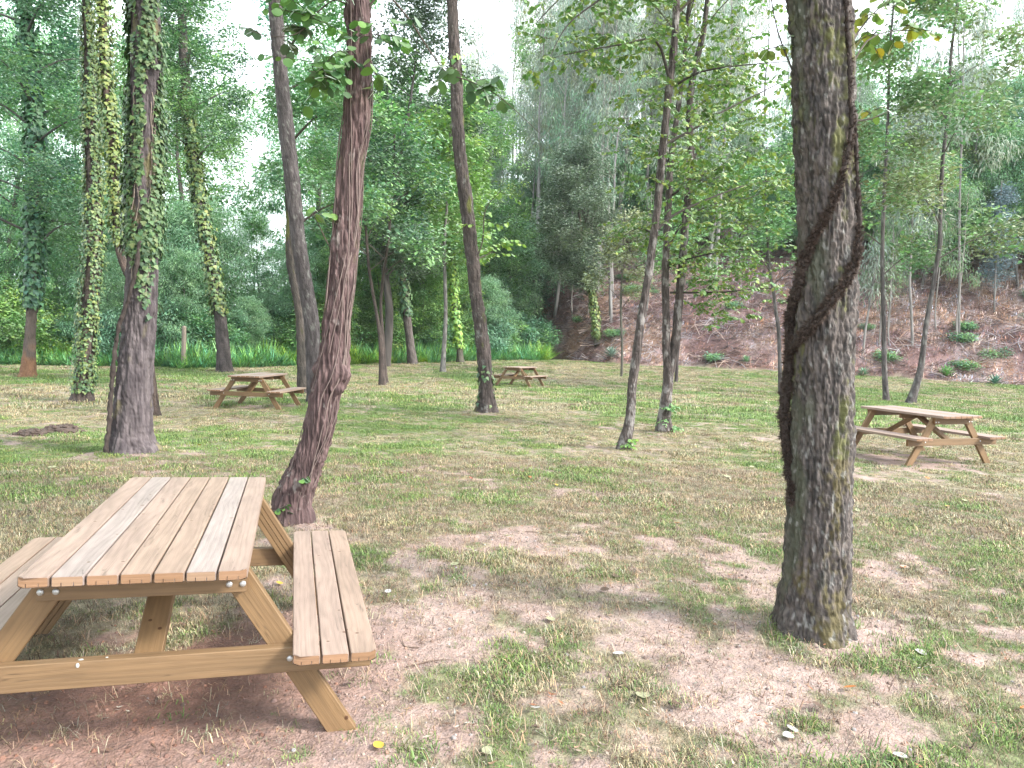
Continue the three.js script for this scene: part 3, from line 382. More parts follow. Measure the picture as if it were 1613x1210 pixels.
// bark colouring: ground tone, second tone in streaks, lichen and moss patches
const barkColor = (a, b, { lichen = 0, lc = [0.42, 0.42, 0.38], moss = 0, mc = [0.13, 0.14, 0.03], f = 9, seed = 0 } = {}) => (th, s, x, y, z) => {
  const q = fbm3(x * f + seed, y * f * 0.2, z * f, 3), q2 = n3(x * f * 4.2, y * f * 0.5, z * f * 4.2), c = [0, 1, 2].map(k => mix(a[k], b[k], ss(0.3, 0.7, q * 0.6 + q2 * 0.4)) * mix(0.28, 0.58, q2));
  if (lichen) { const l = ss(0.66 - lichen, 0.74 - lichen, fbm3(x * 11 + 50 + seed, y * 6, z * 11, 4) * 0.8 + 0.2 * n3(x * 70, y * 50, z * 70)); for (let k = 0; k < 3; k++) c[k] = mix(c[k], lc[k] * 0.7, l * 0.7); }
  if (moss) { const l = ss(0.64 - moss, 0.76 - moss, fbm3(x * 4 + 90 + seed, y * 1.7, z * 4, 4)); for (let k = 0; k < 3; k++) c[k] = mix(c[k], mc[k], l * 0.85); }
  return c;
};
const fissures = (amp, f, stretch, seed = 0) => (th, s, x, y, z, r) => { const w = fbm3(x * 3 + seed, y * 1.5, z * 3, 2) * 2.2, a = Math.abs(n3(x * f + w + seed, y * f * stretch, z * f) * 2 - 1), b = Math.abs(n3(x * f * 2.1 + 9, y * f * stretch * 2.4 + w, z * f * 2.1) * 2 - 1); return amp * 2.6 * (Math.min(1, a * 1.25) * 0.65 + Math.min(1, b * 1.4) * 0.35 - 0.5); };
const flare = (k, h, lobes, ph) => (th, s, x, y, z, r) => { const e = Math.exp(-Math.max(0, y) / h); return r * e * (k + k * 0.6 * Math.cos(th * lobes + ph) + k * 0.3 * Math.cos(th * 2 + ph * 2)); };
const sum = (...f) => (...a) => f.reduce((t, q) => t + q(...a), 0);
const deep = (path, by = 0.2) => [[path[0][0] - (path[1][0] - path[0][0]) * 0.1, path[0][1] - by, path[0][2], path[0][3]], ...path];
// carry a trunk on above the picture: lean on, straighten, taper to a tip
function grow(path, top, tip = 0.02, seed = 1) { const r = rng(seed), a = path[path.length - 2], b = path[path.length - 1], dx = (b[0] - a[0]) / Math.max(0.3, b[1] - a[1]), out = path.slice(), steps = [0.04, 0.11, 0.22, 0.4, 0.66, 1], n = steps.length; let x = b[0], y = b[1], z = b[2]; for (let k = 1; k <= n; k++) { const u = steps[k - 1], st = (top - b[1]) * (u - (steps[k - 2] ?? 0)); x += clamp(dx, -0.25, 0.25) * st * (1 - u) + (r() - 0.5) * 0.1 * Math.min(1, st); z += (r() - 0.5) * 0.25 * Math.min(1, st); y += st; out.push([x, y, z, mix(b[3], tip, u)]); } return out; }
const onPath = (path, y) => { for (let i = 1; i < path.length; i++) if (path[i][1] >= y) { const a = path[i - 1], b = path[i], t = clamp((y - a[1]) / Math.max(1e-6, b[1] - a[1])); return [0, 1, 2, 3].map(k => mix(a[k], b[k], t)); } return path[path.length - 1]; };
const rel = (pts, at, r0, r1) => pts.map((p, i) => [p[0] - at[0], p[1] - at[1], p[2] - at[2], mix(r0, r1, i / (pts.length - 1))]);
// ivy leaves standing off a trunk between two heights
const IVYLEAF = [oneLeaf(IVY, 1, 1, 0.12, 0.12), oneLeaf(IVY, 1, 0.85, -0.1, 0.2)];
function ivy(tree, path, y0, y1, n, size, pal, seed, { spread = 0.05, bare = 0, side = null } = {}) {
  const r = rng(seed), sets = [new Scatter(), new Scatter()]; let put = 0, tries = 0;
  while (put < n && tries++ < n * 6) {
    const y = mix(y0, y1, r()), p = onPath(path, y), th = r() * 6.283;
    if (bare && fbm3(Math.cos(th) * 1.3 + seed, y * 0.8, Math.sin(th) * 1.3, 3) < bare) continue;
    if (side && Math.cos(th - side[0]) < side[1]) continue;
    const o = p[3] + 0.008 + spread * r() * r(), nx = Math.cos(th), nz = Math.sin(th), tilt = 0.15 + r() * 0.7;
    const nrm = V(nx + (r() - 0.5) * 0.7, tilt, nz + (r() - 0.5) * 0.7).normalize();
    const tipDir = V((r() - 0.5) * 1.4, -1, (r() - 0.5) * 1.4), zA = tipDir.addScaledVector(nrm, -tipDir.dot(nrm)).normalize(), xA = nrm.clone().cross(zA);
    sets[put % 2].put(p[0] + nx * o, y, p[2] + nz * o, new THREE.Quaternion().setFromRotationMatrix(new THREE.Matrix4().makeBasis(xA, nrm, zA)), size * (0.55 + r() * 0.75), tint(pal, r, 0.25)); put++;
  }
  sets.forEach((s, i) => tree.add(s.mesh('ivy', IVYLEAF[i], GLOSSY)));
}
// leafy sprays: leaves in two ranks along thin twigs that leave the given points
const ALDER = [oneLeaf(ROUND, 1, 0.95, 0.1, 0.1), oneLeaf(ROUND, 1, 0.85, -0.12, 0.22)];
function sprays(tree, starts, n, { len = 0.45, leaf = 0.065, per = 9, pal = PAL.alder, seed = 1, droop = 0.5, name = 'leaves' }) {
  const r = rng(seed), sets = [new Scatter(), new Scatter()], tw = new Geo();
  for (let i = 0; i < n; i++) {
    const s = starts[Math.floor(r() * starts.length)], a = r() * 6.283, l = len * (0.5 + r() * 0.9), e = (r() - 0.35) * 0.9, k = 4, p = [];
    const d = [Math.cos(a) * Math.cos(e), Math.sin(e), Math.sin(a) * Math.cos(e)], bend = droop * r();
    const at = t => [s[0] + d[0] * l * t, s[1] + d[1] * l * t - bend * l * t * t, s[2] + d[2] * l * t];
    for (let q = 0; q <= k; q++) p.push([...at(q / k), mix(0.0035, 0.0012, q / k)]);
    sweep(p, { seg: 3, step: 9, geo: tw, cap: false, color: () => [0.09, 0.07, 0.06] });
    const own = tint(pal, r, 0.2);
    for (let q = 0; q < per; q++) {
      const t = 0.2 + 0.8 * (q + r() * 0.6) / per, b = at(t), sd = q % 2 ? 1 : -1, yaw = Math.atan2(d[0], d[2]) + sd * (0.5 + r() * 0.9);
      const c = tint(pal, r, 0.2), m = r() * 0.5;
      sets[q % 2].put(b[0] + (r() - 0.5) * 0.02, b[1] + (r() - 0.5) * 0.02, b[2] + (r() - 0.5) * 0.02, turn(0.1 + r() * 0.9, yaw, (r() - 0.5) * 1.0), leaf * (0.6 + r() * 0.7), [0, 1, 2].map(x => mix(c[x], own[x], m)));
    }
  }
  sets.forEach((s, i) => tree.add(s.mesh(name, ALDER[i], LEAF)));
  part('twigs', tw.build(true), TWIG, tree, true);
}
const along = (path, a, b, n, r, j = 0.1) => Array.from({ length: n }, () => { const t = mix(a, b, r()) * (path.length - 1), i = Math.min(path.length - 2, Math.floor(t)), f = t - i; return [0, 1, 2].map(k => mix(path[i][k], path[i + 1][k], f) + (r() - 0.5) * j); });
const limb = (tree, path, color = [0.10, 0.08, 0.07], step = 0.15, seg = 6) => part('branch', sweep(path, { seg, step, color: (th, s, x, y, z) => { const k = 0.75 + 0.5 * n3(x * 9, y * 9, z * 9); return color.map(c => c * k); } }).build(true), BARKFINE, tree);

// ---------------------------------------------------------------- trees on the lawn
function trunkTree(name, label, D, { top, seg = 20, step = 0.08, color, disp, group, split = false, mat = BARK, topSeed = 1 }) {
  const t = thing(name, label, 'tree', D.at, group), full = top ? grow(D.path, top, 0.03, topSeed) : D.path, low = deep(full.slice(0, D.path.length + 3));
  if (split) { part('trunk', buildSwept(sweep(low, { seg, step, color, disp })), mat, t); part('upper_trunk', buildSwept(sweep(full.slice(D.path.length + 2), { seg: 24, step: 0.12, color, disp: fissures(0.01, 9, 0.2) })), mat, t); }
  else part('trunk', buildSwept(sweep(deep(full), { seg, step, color, disp })), mat, t);
  return { t, path: full };
}
const highCrown = (T, y0, y1, R, n, seed, kind = 'near', pal = PAL.alder, k = 9) => { // branches and leaves of a crown carried high up
  const r = rng(seed), lobes = [];
  for (let i = 0; i < k; i++) { const y = mix(y0, y1, i / (k - 1)), p = onPath(T.path, y - 1), a = i * 2.4 + r(), q = R * (0.45 + r() * 0.5) * (1 - 0.5 * (i / k)), e = [p[0] + Math.cos(a) * q, y, p[2] + Math.sin(a) * q]; limb(T.t, [[p[0], p[1], p[2], p[3] * 0.4], [mix(p[0], e[0], 0.5), mix(p[1], e[1], 0.6), mix(p[2], e[2], 0.5), p[3] * 0.25], [...e, 0.012]], [0.1, 0.08, 0.07], 0.4, 5); lobes.push([...e, R * 0.42, Math.round(n / k)]); }
  crown(T.t, lobes, kind, pal, seed + 1, { scale: 1.5 });
};
{ // thick mossy trunk with the hairy vine
  const D = DATA.T.bigRight, fis = fissures(0.0105, 42, 0.19, 3), fine = fissures(0.004, 100, 0.3, 8);
  const color = (th, s, x, y, z) => {
    const q = fbm3(x * 44, y * 11, z * 44, 3), q2 = n3(x * 170, y * 60, z * 170), c = [0, 1, 2].map(k => mix([0.032, 0.028, 0.027][k], [0.122, 0.101, 0.092][k], ss(0.3, 0.7, q * 0.55 + q2 * 0.45)));
    const w = Math.exp(-(((th - 4.85) / 0.5) ** 2)), hgt = 0.35 + 0.3 * Math.sin(y * 2.9 + 0.7) + 0.2 * Math.exp(-(((y - 2.75) / 0.4) ** 2)) + 0.3 * Math.exp(-((y / 0.55) ** 2)), m = ss(0.5, 0.7, fbm3(x * 9 + 5, y * 3.2, z * 9, 4) + (w * hgt) * 0.38 - 0.12 + 0.4 * (fbm3(x * 60, y * 34, z * 60, 2) - 0.5));
    const mc = y > 1 ? [0.112, 0.115, 0.04] : [0.105, 0.086, 0.036]; for (let k = 0; k < 3; k++) c[k] = mix(c[k], mc[k] * (0.65 + 0.7 * n3(x * 60, y * 40, z * 60)), m * 0.85);
    const g = ss(0.5, 0.62, fbm3(x * 6 + 70, y * 2.5, z * 6, 3)) * Math.exp(-(((th - 3.7) / 0.7) ** 2)); for (let k = 0; k < 3; k++) c[k] = mix(c[k], [0.075, 0.085, 0.055][k], g * 0.7);
    const l = ss(0.66, 0.74, fbm3(x * 55 + 30, y * 25, z * 55, 3)); for (let k = 0; k < 3; k++) c[k] = mix(c[k], [0.26, 0.255, 0.24][k], l * 0.6);
    return c;
  };
  const T = trunkTree('alder_tree', 'thick mossy trunk wrapped by a dark hairy climbing vine', D, { top: 10.5, seg: 210, step: 0.0085, split: true, color, disp: sum(fis, fine, flare(0.2, 0.2, 5, 1.1)), mat: BARKFINE });
  const VM = new THREE.MeshStandardMaterial({ vertexColors: true, roughness: 0.95, side: THREE.DoubleSide });
  const r = rng(77), hg = new Geo();
  for (let i = 0; i < 16; i++) { const a = r() * 6.283, e = r() * 1.35, l = 0.6 + r() * 0.6, d = [Math.cos(a) * Math.sin(e), Math.cos(e), Math.sin(a) * Math.sin(e)], w = 0.05, k = 0.6 + r() * 0.9; const o = hg.v(-w, 0, 0, 0, 0, 1, k, k, k), b = hg.v(w, 0, w * 0.3, 0, 0, 1, k, k, k), c = hg.v(d[0] * l, d[1] * l, d[2] * l, 0, 0, 1, k * 1.5, k * 1.35, k * 1.2); hg.t(o, b, c); }
  const hair = hg.build(true);
  DATA.T.vine.forEach((v, vi) => {
    const path = rel(v, D.at, vi ? 0.024 : 0.015, vi ? 0.007 : 0.010); if (!vi) for (let k = 2; k < 11; k++) path[k][3] = 0.026;
    const st = part('climbing_vine', buildSwept(sweep(path, { seg: 14, step: 0.012, disp: (th, s, x, y, z) => (n3(x * 80, y * 60, z * 80) - 0.5) * 0.012, color: (th, s, x, y, z) => { const k = 0.6 + 0.8 * n3(x * 60, y * 60, z * 60); return [0.045 * k, 0.034 * k, 0.03 * k]; } })), VM, T.t);
    st.userData.label = 'dark vine stem thick with short root hairs';
    const S = new Scatter();
    const sp = spline(path, 0.004);
    sp.forEach((p, i) => { const shaggy = vi ? 1 - ss(0.35, 0.7, i / sp.length) * 0.9 : 1 - ss(0.5, 0.75, i / sp.length) * 0.9; for (let k = 0; k < 6; k++) { if (r() > shaggy) continue; const n = V(r() - 0.5, r() - 0.5, r() - 0.35).normalize(), c = 0.6 + r() * 0.9; S.put(p[0] + n.x * p[3] * 0.9, p[1] + n.y * p[3] * 0.9, p[2] + n.z * p[3] * 0.9, facing(n, r() * 6), 0.013 + r() * 0.021, [0.058 * c, 0.043 * c, 0.037 * c]); } });
    st.add(S.mesh('root_hairs', hair, VM));
  });
  DATA.T.bigRightBranches.forEach((b, i) => { const p = rel(b, D.at, 0.006, 0.002); limb(T.t, p, [0.12, 0.1, 0.085], 0.1, 5); });
  const bs = DATA.T.bigRightBranches.map(b => rel(b, D.at, 0.01, 0.01));
  sprays(T.t, [...along(bs[0], 0.1, 0.9, 10, r), ...along(bs[1], 0.4, 1, 8, r), ...along(bs[2], 0.3, 1, 5, r), ...along(bs[3], 0.3, 1, 6, r)], 30, { len: 0.14, leaf: 0.055, per: 4, seed: 12, pal: [[0.15, 0.27, 0.05], [0.11, 0.21, 0.05], [0.4, 0.36, 0.03]] });
  highCrown(T, 6.5, 10, 3.4, 170, 900);
}
{ // curved reddish trunk with old ivy stems
  const D = DATA.T.curved, burl = (cx, cy, cz, R, a) => (th, s, x, y, z) => { const q = ((x - cx) ** 2 + (y - cy) ** 2 + (z - cz) ** 2) / (R * R); return q < 4 ? a * Math.exp(-q * 1.6) * (0.55 + 0.9 * fbm3(x * 28, y * 28, z * 28, 3)) : 0; };
  const P = y => onPath(D.path, y), b1 = P(1.28), b2 = P(1.2), b3 = P(0.42);
  const T = trunkTree('alder_tree', 'curved leaning trunk with reddish bark and pale ivy stems behind the near table', D, { top: 10, seg: 150, step: 0.0095, split: true, mat: BARKFINE,
    color: barkColor([0.155, 0.092, 0.092], [0.30, 0.195, 0.19], { moss: 0.02, mc: [0.13, 0.125, 0.06], lichen: 0.02, lc: [0.36, 0.31, 0.29], f: 22, seed: 4 }),
    disp: sum(fissures(0.014, 27, 0.13, 20), fissures(0.004, 80, 0.2, 25), flare(0.16, 0.22, 4, 0.4), burl(b1[0] + 0.12, 1.27, b1[2] + 0.06, 0.085, 0.05), burl(b2[0] - 0.11, 1.3, b2[2] + 0.07, 0.06, 0.035), burl(b2[0] + 0.1, 1.12, b2[2] + 0.08, 0.05, 0.03), burl(b3[0] + 0.04, 0.36, b3[2] + 0.15, 0.06, 0.04)) });
  const r = rng(21), SM = new THREE.MeshStandardMaterial({ vertexColors: true, roughness: 0.85 });
  for (let i = 0; i < 12; i++) { // stems creeping up the bark
    let th = 3.6 + r() * 2.6; const y0 = r() < 0.4 ? 0.1 + r() * 0.5 : 0.5 + r() * 1.6, y1 = Math.min(4.6, y0 + 1.2 + r() * 2.4), p = [], w = 0.0025 + r() * 0.0035, ph = r() * 9;
    for (let y = y0; y < y1; y += 0.07) { th += (n2(y * 2.2 + ph, i) - 0.5) * 0.28; const c = onPath(T.path, y); p.push([c[0] + Math.cos(th) * (c[3] + 0.008), y, c[2] - Math.sin(th) * (c[3] + 0.008), w * (0.8 + 0.5 * n2(y * 6, i + 40))]); }
    part('ivy_stem', sweep(p, { seg: 6, step: 0.03, color: (t, s, x, y, z) => { const k = 0.8 + 0.4 * n3(x * 30, y * 30, z * 30); return [0.175 * k, 0.13 * k, 0.118 * k]; } }).build(true), SM, T.t);
  }
  DATA.T.curvedBranches.forEach((b, i) => limb(T.t, rel(b, D.at, i === 0 ? 0.010 : 0.007, 0.002), [0.11, 0.085, 0.07], 0.06, 6));
  const bs = DATA.T.curvedBranches.map(b => rel(b, D.at, 0.01, 0.01));
  const green = [[0.11, 0.27, 0.06], [0.09, 0.22, 0.06], [0.15, 0.33, 0.05], [0.07, 0.17, 0.06]];
  sprays(T.t, [...along(bs[1], 0.1, 0.7, 14, r, 0.2), ...along(bs[2], 0.3, 1, 14, r, 0.25), ...along(bs[3], 0.2, 1, 6, r, 0.2)], 50, { len: 0.3, leaf: 0.075, per: 5, seed: 33, pal: green });
  sprays(T.t, [...along(bs[4], 0.6, 1, 5, r, 0.04), ...along(bs[5], 0.3, 1, 5, r, 0.06)], 9, { len: 0.16, leaf: 0.085, per: 3, seed: 34, pal: [[0.16, 0.33, 0.05], [0.14, 0.28, 0.05]] });
  sprays(T.t, [...along(bs[0], 0.6, 0.85, 6, r, 0.1), ...along(bs[0], 0.3, 1, 4, r, 0.05)], 11, { len: 0.2, leaf: 0.085, per: 4, seed: 35, pal: [[0.06, 0.14, 0.05], [0.09, 0.19, 0.05]] });
  sprays(T.t, along(bs[1], 0.5, 1, 6, r, 0.1), 7, { len: 0.14, leaf: 0.07, per: 4, seed: 36, pal: [[0.07, 0.12, 0.06], [0.09, 0.14, 0.06]] });
  sprays(T.t, [[-0.1, 0.15, 0.18], [-0.2, 0.12, 0.05], [b3[0] + 0.02, 0.4, b3[2] + 0.2], [0.02, 0.2, 0.2]], 9, { len: 0.12, leaf: 0.045, per: 4, seed: 37, pal: green, name: 'basal_shoots' });
  highCrown(T, 6.5, 9.6, 3.2, 150, 910);
}
{ // thick ivy trunk on the left
  const D = DATA.T.bigLeft, T = trunkTree('alder_tree', 'thick grey-brown trunk with ivy over its upper half and a dark vine up its side', D, { top: 12, seg: 120, step: 0.013, split: true, mat: BARKFINE,
    color: barkColor([0.16, 0.128, 0.142], [0.285, 0.235, 0.245], { moss: 0.06, mc: [0.19, 0.165, 0.08], f: 16, seed: 2 }), disp: sum(fissures(0.014, 24, 0.2, 40), fissures(0.005, 70, 0.25, 44), flare(0.24, 0.22, 5, 2.2)) });
  ivy(T.t, T.path, 2.55, 8, 9000, 0.056, PAL.ivy, 51, { spread: 0.11, bare: 0.44 });
  ivy(T.t, T.path, 1.7, 3.2, 700, 0.056, PAL.ivy, 52, { spread: 0.06, bare: 0.55 });
  const v = rel(DATA.T.leftVine, D.at, 0.026, 0.018), r = rng(53);
  part('climbing_vine', buildSwept(sweep(v, { seg: 10, step: 0.03, disp: (th, s, x, y, z) => (n3(x * 40, y * 25, z * 40) - 0.4) * 0.035, color: (th, s, x, y, z) => { const k = 0.6 + 0.8 * n3(x * 30, y * 30, z * 30); return [0.055 * k, 0.041 * k, 0.037 * k]; } })), TWIG, T.t);
  for (let i = 0; i < 9; i++) { let th = 4 + r() * 2; const p = [], y0 = 1.6 + r() * 1.4; for (let y = y0; y < y0 + 1.4 + r(); y += 0.1) { th += (r() - 0.5) * 0.25; const c = onPath(T.path, y); p.push([c[0] + Math.cos(th) * (c[3] + 0.012), y, c[2] - Math.sin(th) * (c[3] + 0.012), 0.006]); } part('ivy_stem', sweep(p, { seg: 5, step: 0.06, color: () => [0.3, 0.24, 0.2] }).build(true), TWIG, T.t); }
  highCrown(T, 8, 11.5, 3.4, 170, 920);
}
{
  const mk = (key, name, label, o) => trunkTree(name, label, DATA.T[key], o);
  let T = mk('centre', 'alder_tree', 'straight brown trunk in mid lawn leaning slightly, beside the farthest table', { top: 15, seg: 56, step: 0.03, color: barkColor([0.135, 0.105, 0.095], [0.25, 0.195, 0.18], { lichen: 0.03, moss: 0.03, f: 14, seed: 7 }), disp: sum(fissures(0.014, 19, 0.22, 60), flare(0.25, 0.3, 4, 0.3)) });
  ivy(T.t, T.path, 0.1, 1.1, 110, 0.09, PAL.ivy, 61, { bare: 0.4 }); ivy(T.t, T.path, 7.4, 8, 30, 0.12, PAL.bright, 62, { spread: 0.4 });
  DATA.T.centreBranches.forEach(b => limb(T.t, rel(b, DATA.T.centre.at, 0.02, 0.006)));
  const r = rng(63), cb = DATA.T.centreBranches.map(b => rel(b, DATA.T.centre.at, 1, 1));
  sprays(T.t, [...along(cb[0], 0.4, 1, 8, r, 0.3), ...along(cb[1], 0.5, 1, 6, r, 0.3)], 26, { len: 0.4, leaf: 0.1, per: 6, seed: 64, pal: PAL.bright });
  highCrown(T, 10.5, 15, 3.4, 190, 930);
  T = mk('greyTall', 'alder_tree', 'tall smooth grey trunk leaning left behind the curved tree', { top: 18, seg: 44, step: 0.05, color: barkColor([0.17, 0.14, 0.14], [0.30, 0.255, 0.255], { lichen: 0.05, f: 10, seed: 9 }), disp: sum(fissures(0.014, 14, 0.3, 70), flare(0.12, 0.3, 4, 1)) });
  highCrown(T, 12.8, 17.5, 3.6, 200, 940);
  T = mk('darkBehind', 'oak_tree', 'dark crooked trunk close behind the tall grey one', { top: 12, seg: 24, step: 0.1, color: barkColor([0.09, 0.08, 0.07], [0.17, 0.14, 0.12], { moss: 0.08, seed: 11 }), disp: fissures(0.014, 14, 0.3, 75) });
  { const q = rng(76), lobes = []; for (let i = 0; i < 9; i++) { const y = 5.2 + i * 0.75, p = onPath(T.path, y - 0.7), a = i * 2.3, R = 0.5 + q() * 0.6, e = [p[0] + 0.95 + Math.cos(a) * R, y + (q() - 0.3) * 0.6, p[2] + Math.sin(a) * R]; limb(T.t, [[p[0], p[1], p[2], 0.04], [mix(p[0], e[0], 0.5), mix(p[1], e[1], 0.7), mix(p[2], e[2], 0.5), 0.03], [...e, 0.01]], [0.08, 0.065, 0.055], 0.2, 5); lobes.push([...e, 0.75, 40]); } crown(T.t, lobes, 'small', PAL.teal.concat(PAL.mid), 77); }
  T = mk('ivyLeft', 'ivy_clad_tree', 'yellow-green ivy covered trunk standing left of the thick one', { top: 15, seg: 40, step: 0.05, color: barkColor([0.13, 0.10, 0.09], [0.25, 0.19, 0.16], { seed: 13 }), disp: sum(fissures(0.016, 16, 0.25, 80), flare(0.3, 0.25, 4, 0)) });
  ivy(T.t, T.path, 0.25, 10, 6500, 0.062, PAL.ivyYellow.concat(PAL.ivy, PAL.ivy), 81, { spread: 0.14, bare: 0.48 });
  highCrown(T, 10, 14.5, 3.2, 170, 950, 'near', PAL.mid);
  T = mk('slimBehind', 'ivy_clad_tree', 'slim leaning trunk crossing behind the thick ivy trunk', { top: 13, seg: 24, step: 0.08, color: barkColor([0.14, 0.10, 0.085], [0.27, 0.19, 0.16], { seed: 14 }), disp: sum(fissures(0.01, 18, 0.25, 82), flare(0.2, 0.2, 3, 0)) });
  ivy(T.t, T.path, 3.2, 9, 3000, 0.068, PAL.ivyYellow, 83, { spread: 0.2, bare: 0.40 });
  highCrown(T, 9.5, 12.6, 2.6, 110, 960, 'near', PAL.mid);
  T = mk('ivyDark', 'ivy_clad_tree', 'dark leafy tree at the left edge with orange-brown base', { top: 15, seg: 24, step: 0.1, color: (th, s, x, y, z) => { const k = ss(0.6, 1.1, y * 0.6 + n3(x * 6, y * 4, z * 6) * 0.9), q = 0.8 + 0.4 * n3(x * 9, y * 3, z * 9); return [mix(0.24, 0.13, k) * q, mix(0.125, 0.10, k) * q, mix(0.07, 0.085, k) * q]; }, disp: sum(fissures(0.03, 12, 0.3, 84), flare(0.22, 0.3, 4, 2)) });
  ivy(T.t, T.path, 2.3, 13, 4200, 0.15, PAL.dark, 85, { spread: 0.32 });
  { const q = rng(86), lobes = []; for (let i = 0; i < 26; i++) { const y = 4.6 + i * 0.42, p = onPath(T.path, y), a = i * 2.4, R = 1.2 + q() * 2.4, e = [p[0] + Math.cos(a) * R, y + (q() - 0.4) * 0.9, p[2] + Math.sin(a) * R]; limb(T.t, [[p[0], p[1] - 0.4, p[2], 0.05], [mix(p[0], e[0], 0.5), mix(p[1], e[1], 0.5), mix(p[2], e[2], 0.5), 0.03], [...e, 0.01]], [0.09, 0.08, 0.08], 0.3, 5); lobes.push([...e, 1.25, 48]); } crown(T.t, lobes, 'small', PAL.dark.concat(PAL.teal, PAL.mid), 87); }
  T = mk('leanIvy', 'ivy_clad_tree', 'ivy covered trunk leaning left at the back of the lawn behind a picnic table', { top: 19, seg: 24, step: 0.1, color: barkColor([0.15, 0.125, 0.12], [0.27, 0.22, 0.21], { seed: 15 }), disp: sum(fissures(0.016, 10, 0.3, 88), flare(0.15, 0.3, 4, 0)) });
  ivy(T.t, T.path, 2.4, 11.5, 2600, 0.15, PAL.ivyYellow.concat(PAL.ivy), 89, { spread: 0.28, bare: 0.36 });
  { const q = rng(91), lobes = []; for (let i = 0; i < 20; i++) { const y = 9.5 + i * 0.42, p = onPath(T.path, y - 0.8), a = i * 2.4 + 0.4, R = 0.7 + q() * 1.2, e = [p[0] - 0.3 + Math.cos(a) * R, y, p[2] + Math.sin(a) * R]; limb(T.t, [[p[0], p[1], p[2], 0.06], [...e, 0.015]], [0.09, 0.08, 0.07], 0.5, 5); lobes.push([...e, 1.2, 46]); } crown(T.t, lobes, 'small', PAL.mid.concat(PAL.dark), 92); }
  T = mk('ivyMid', 'ivy_clad_tree', 'ivy wrapped trunk with bare base at the wood edge, right of the twin saplings', { top: 15, seg: 20, step: 0.12, color: barkColor([0.2, 0.165, 0.15], [0.32, 0.27, 0.25], { seed: 16 }), disp: sum(fissures(0.012, 10, 0.3, 93), flare(0.2, 0.3, 4, 0)) });
  ivy(T.t, T.path, 2.6, 10, 2000, 0.16, PAL.ivy.concat(PAL.dark), 94, { spread: 0.22 }); highCrown(T, 9, 14.5, 3, 200, 95, 'fine', PAL.mid);
  T = mk('ivyBright', 'ivy_clad_tree', 'bright green ivy trunk at the wood edge near the low white post', { top: 12, seg: 16, step: 0.12, color: barkColor([0.19, 0.17, 0.12], [0.28, 0.26, 0.2], { seed: 17 }), disp: flare(0.2, 0.3, 4, 0) });
  ivy(T.t, T.path, 0.9, 8, 1500, 0.17, PAL.bright, 96, { spread: 0.3 }); highCrown(T, 6.5, 11.5, 2.6, 190, 97, 'fine', PAL.bright);
  T = mk('slimPale', 'young_tree', 'slender pale trunk in front of the wood, between ivy trunks', { top: 13, seg: 14, step: 0.12, color: barkColor([0.24, 0.215, 0.2], [0.42, 0.40, 0.37], { lichen: 0.1, seed: 18 }), disp: flare(0.3, 0.2, 3, 0) });
  highCrown(T, 6, 12.6, 2.2, 170, 98, 'fine', PAL.mid.concat(PAL.bright));
  T = mk('twinA', 'young_tree', 'left of two dark slender stems rising side by side in mid lawn', { top: 9.5, seg: 12, step: 0.1, color: barkColor([0.11, 0.085, 0.075], [0.2, 0.15, 0.13], { seed: 19 }), disp: flare(0.3, 0.15, 3, 0), group: 'twin slender stems' });
  highCrown(T, 5, 9.2, 1.9, 120, 99, 'small', PAL.dark.concat(PAL.mid));
  T = mk('twinB', 'young_tree', 'right of two dark slender stems rising side by side in mid lawn', { top: 9, seg: 12, step: 0.1, color: barkColor([0.11, 0.085, 0.075], [0.2, 0.15, 0.13], { seed: 20 }), disp: flare(0.3, 0.15, 3, 0), group: 'twin slender stems' });
  highCrown(T, 5, 8.8, 1.9, 110, 101, 'small', PAL.dark.concat(PAL.mid));
  T = mk('sapling', 'sapling', 'thin bare sapling stem by the grey-green agave at the bank', { top: 8, seg: 10, step: 0.15, color: barkColor([0.25, 0.23, 0.18], [0.38, 0.36, 0.3], { seed: 22 }) });
  highCrown(T, 4.2, 7.6, 1.3, 60, 102, 'small', PAL.olive);
  T = mk('thinBehind', 'sapling', 'thin stem standing behind the forked alder', { top: 8.5, seg: 10, step: 0.15, color: barkColor([0.13, 0.1, 0.1], [0.26, 0.22, 0.21], { seed: 23 }) });
  highCrown(T, 5, 8.2, 1.5, 60, 103, 'small', PAL.mid);
  T = mk('slimRight', 'young_tree', 'slim leaning stem just left of the thick mossy trunk', { top: 9.5, seg: 12, step: 0.12, color: barkColor([0.19, 0.165, 0.155], [0.34, 0.31, 0.3], { seed: 24 }) });
  highCrown(T, 5.2, 9.2, 1.7, 80, 104, 'small', PAL.mid);
  T = mk('hillA', 'young_tree', 'straight thin trunk just right of the mossy trunk, before the bank', { top: 14.5, seg: 14, step: 0.12, color: barkColor([0.15, 0.125, 0.12], [0.30, 0.265, 0.255], { lichen: 0.05, seed: 25 }), disp: flare(0.2, 0.2, 3, 0) });
  highCrown(T, 5.5, 14, 2.0, 150, 105, 'small', PAL.mid.concat(PAL.olive));
  T = mk('hillB', 'young_tree', 'thin trunk leaning right, rising behind the right-hand picnic table', { top: 16, seg: 16, step: 0.12, color: barkColor([0.15, 0.125, 0.12], [0.29, 0.255, 0.24], { lichen: 0.05, seed: 26 }), disp: flare(0.25, 0.2, 3, 0) });
  highCrown(T, 6, 15.5, 2.4, 190, 106, 'small', PAL.mid.concat(PAL.olive));
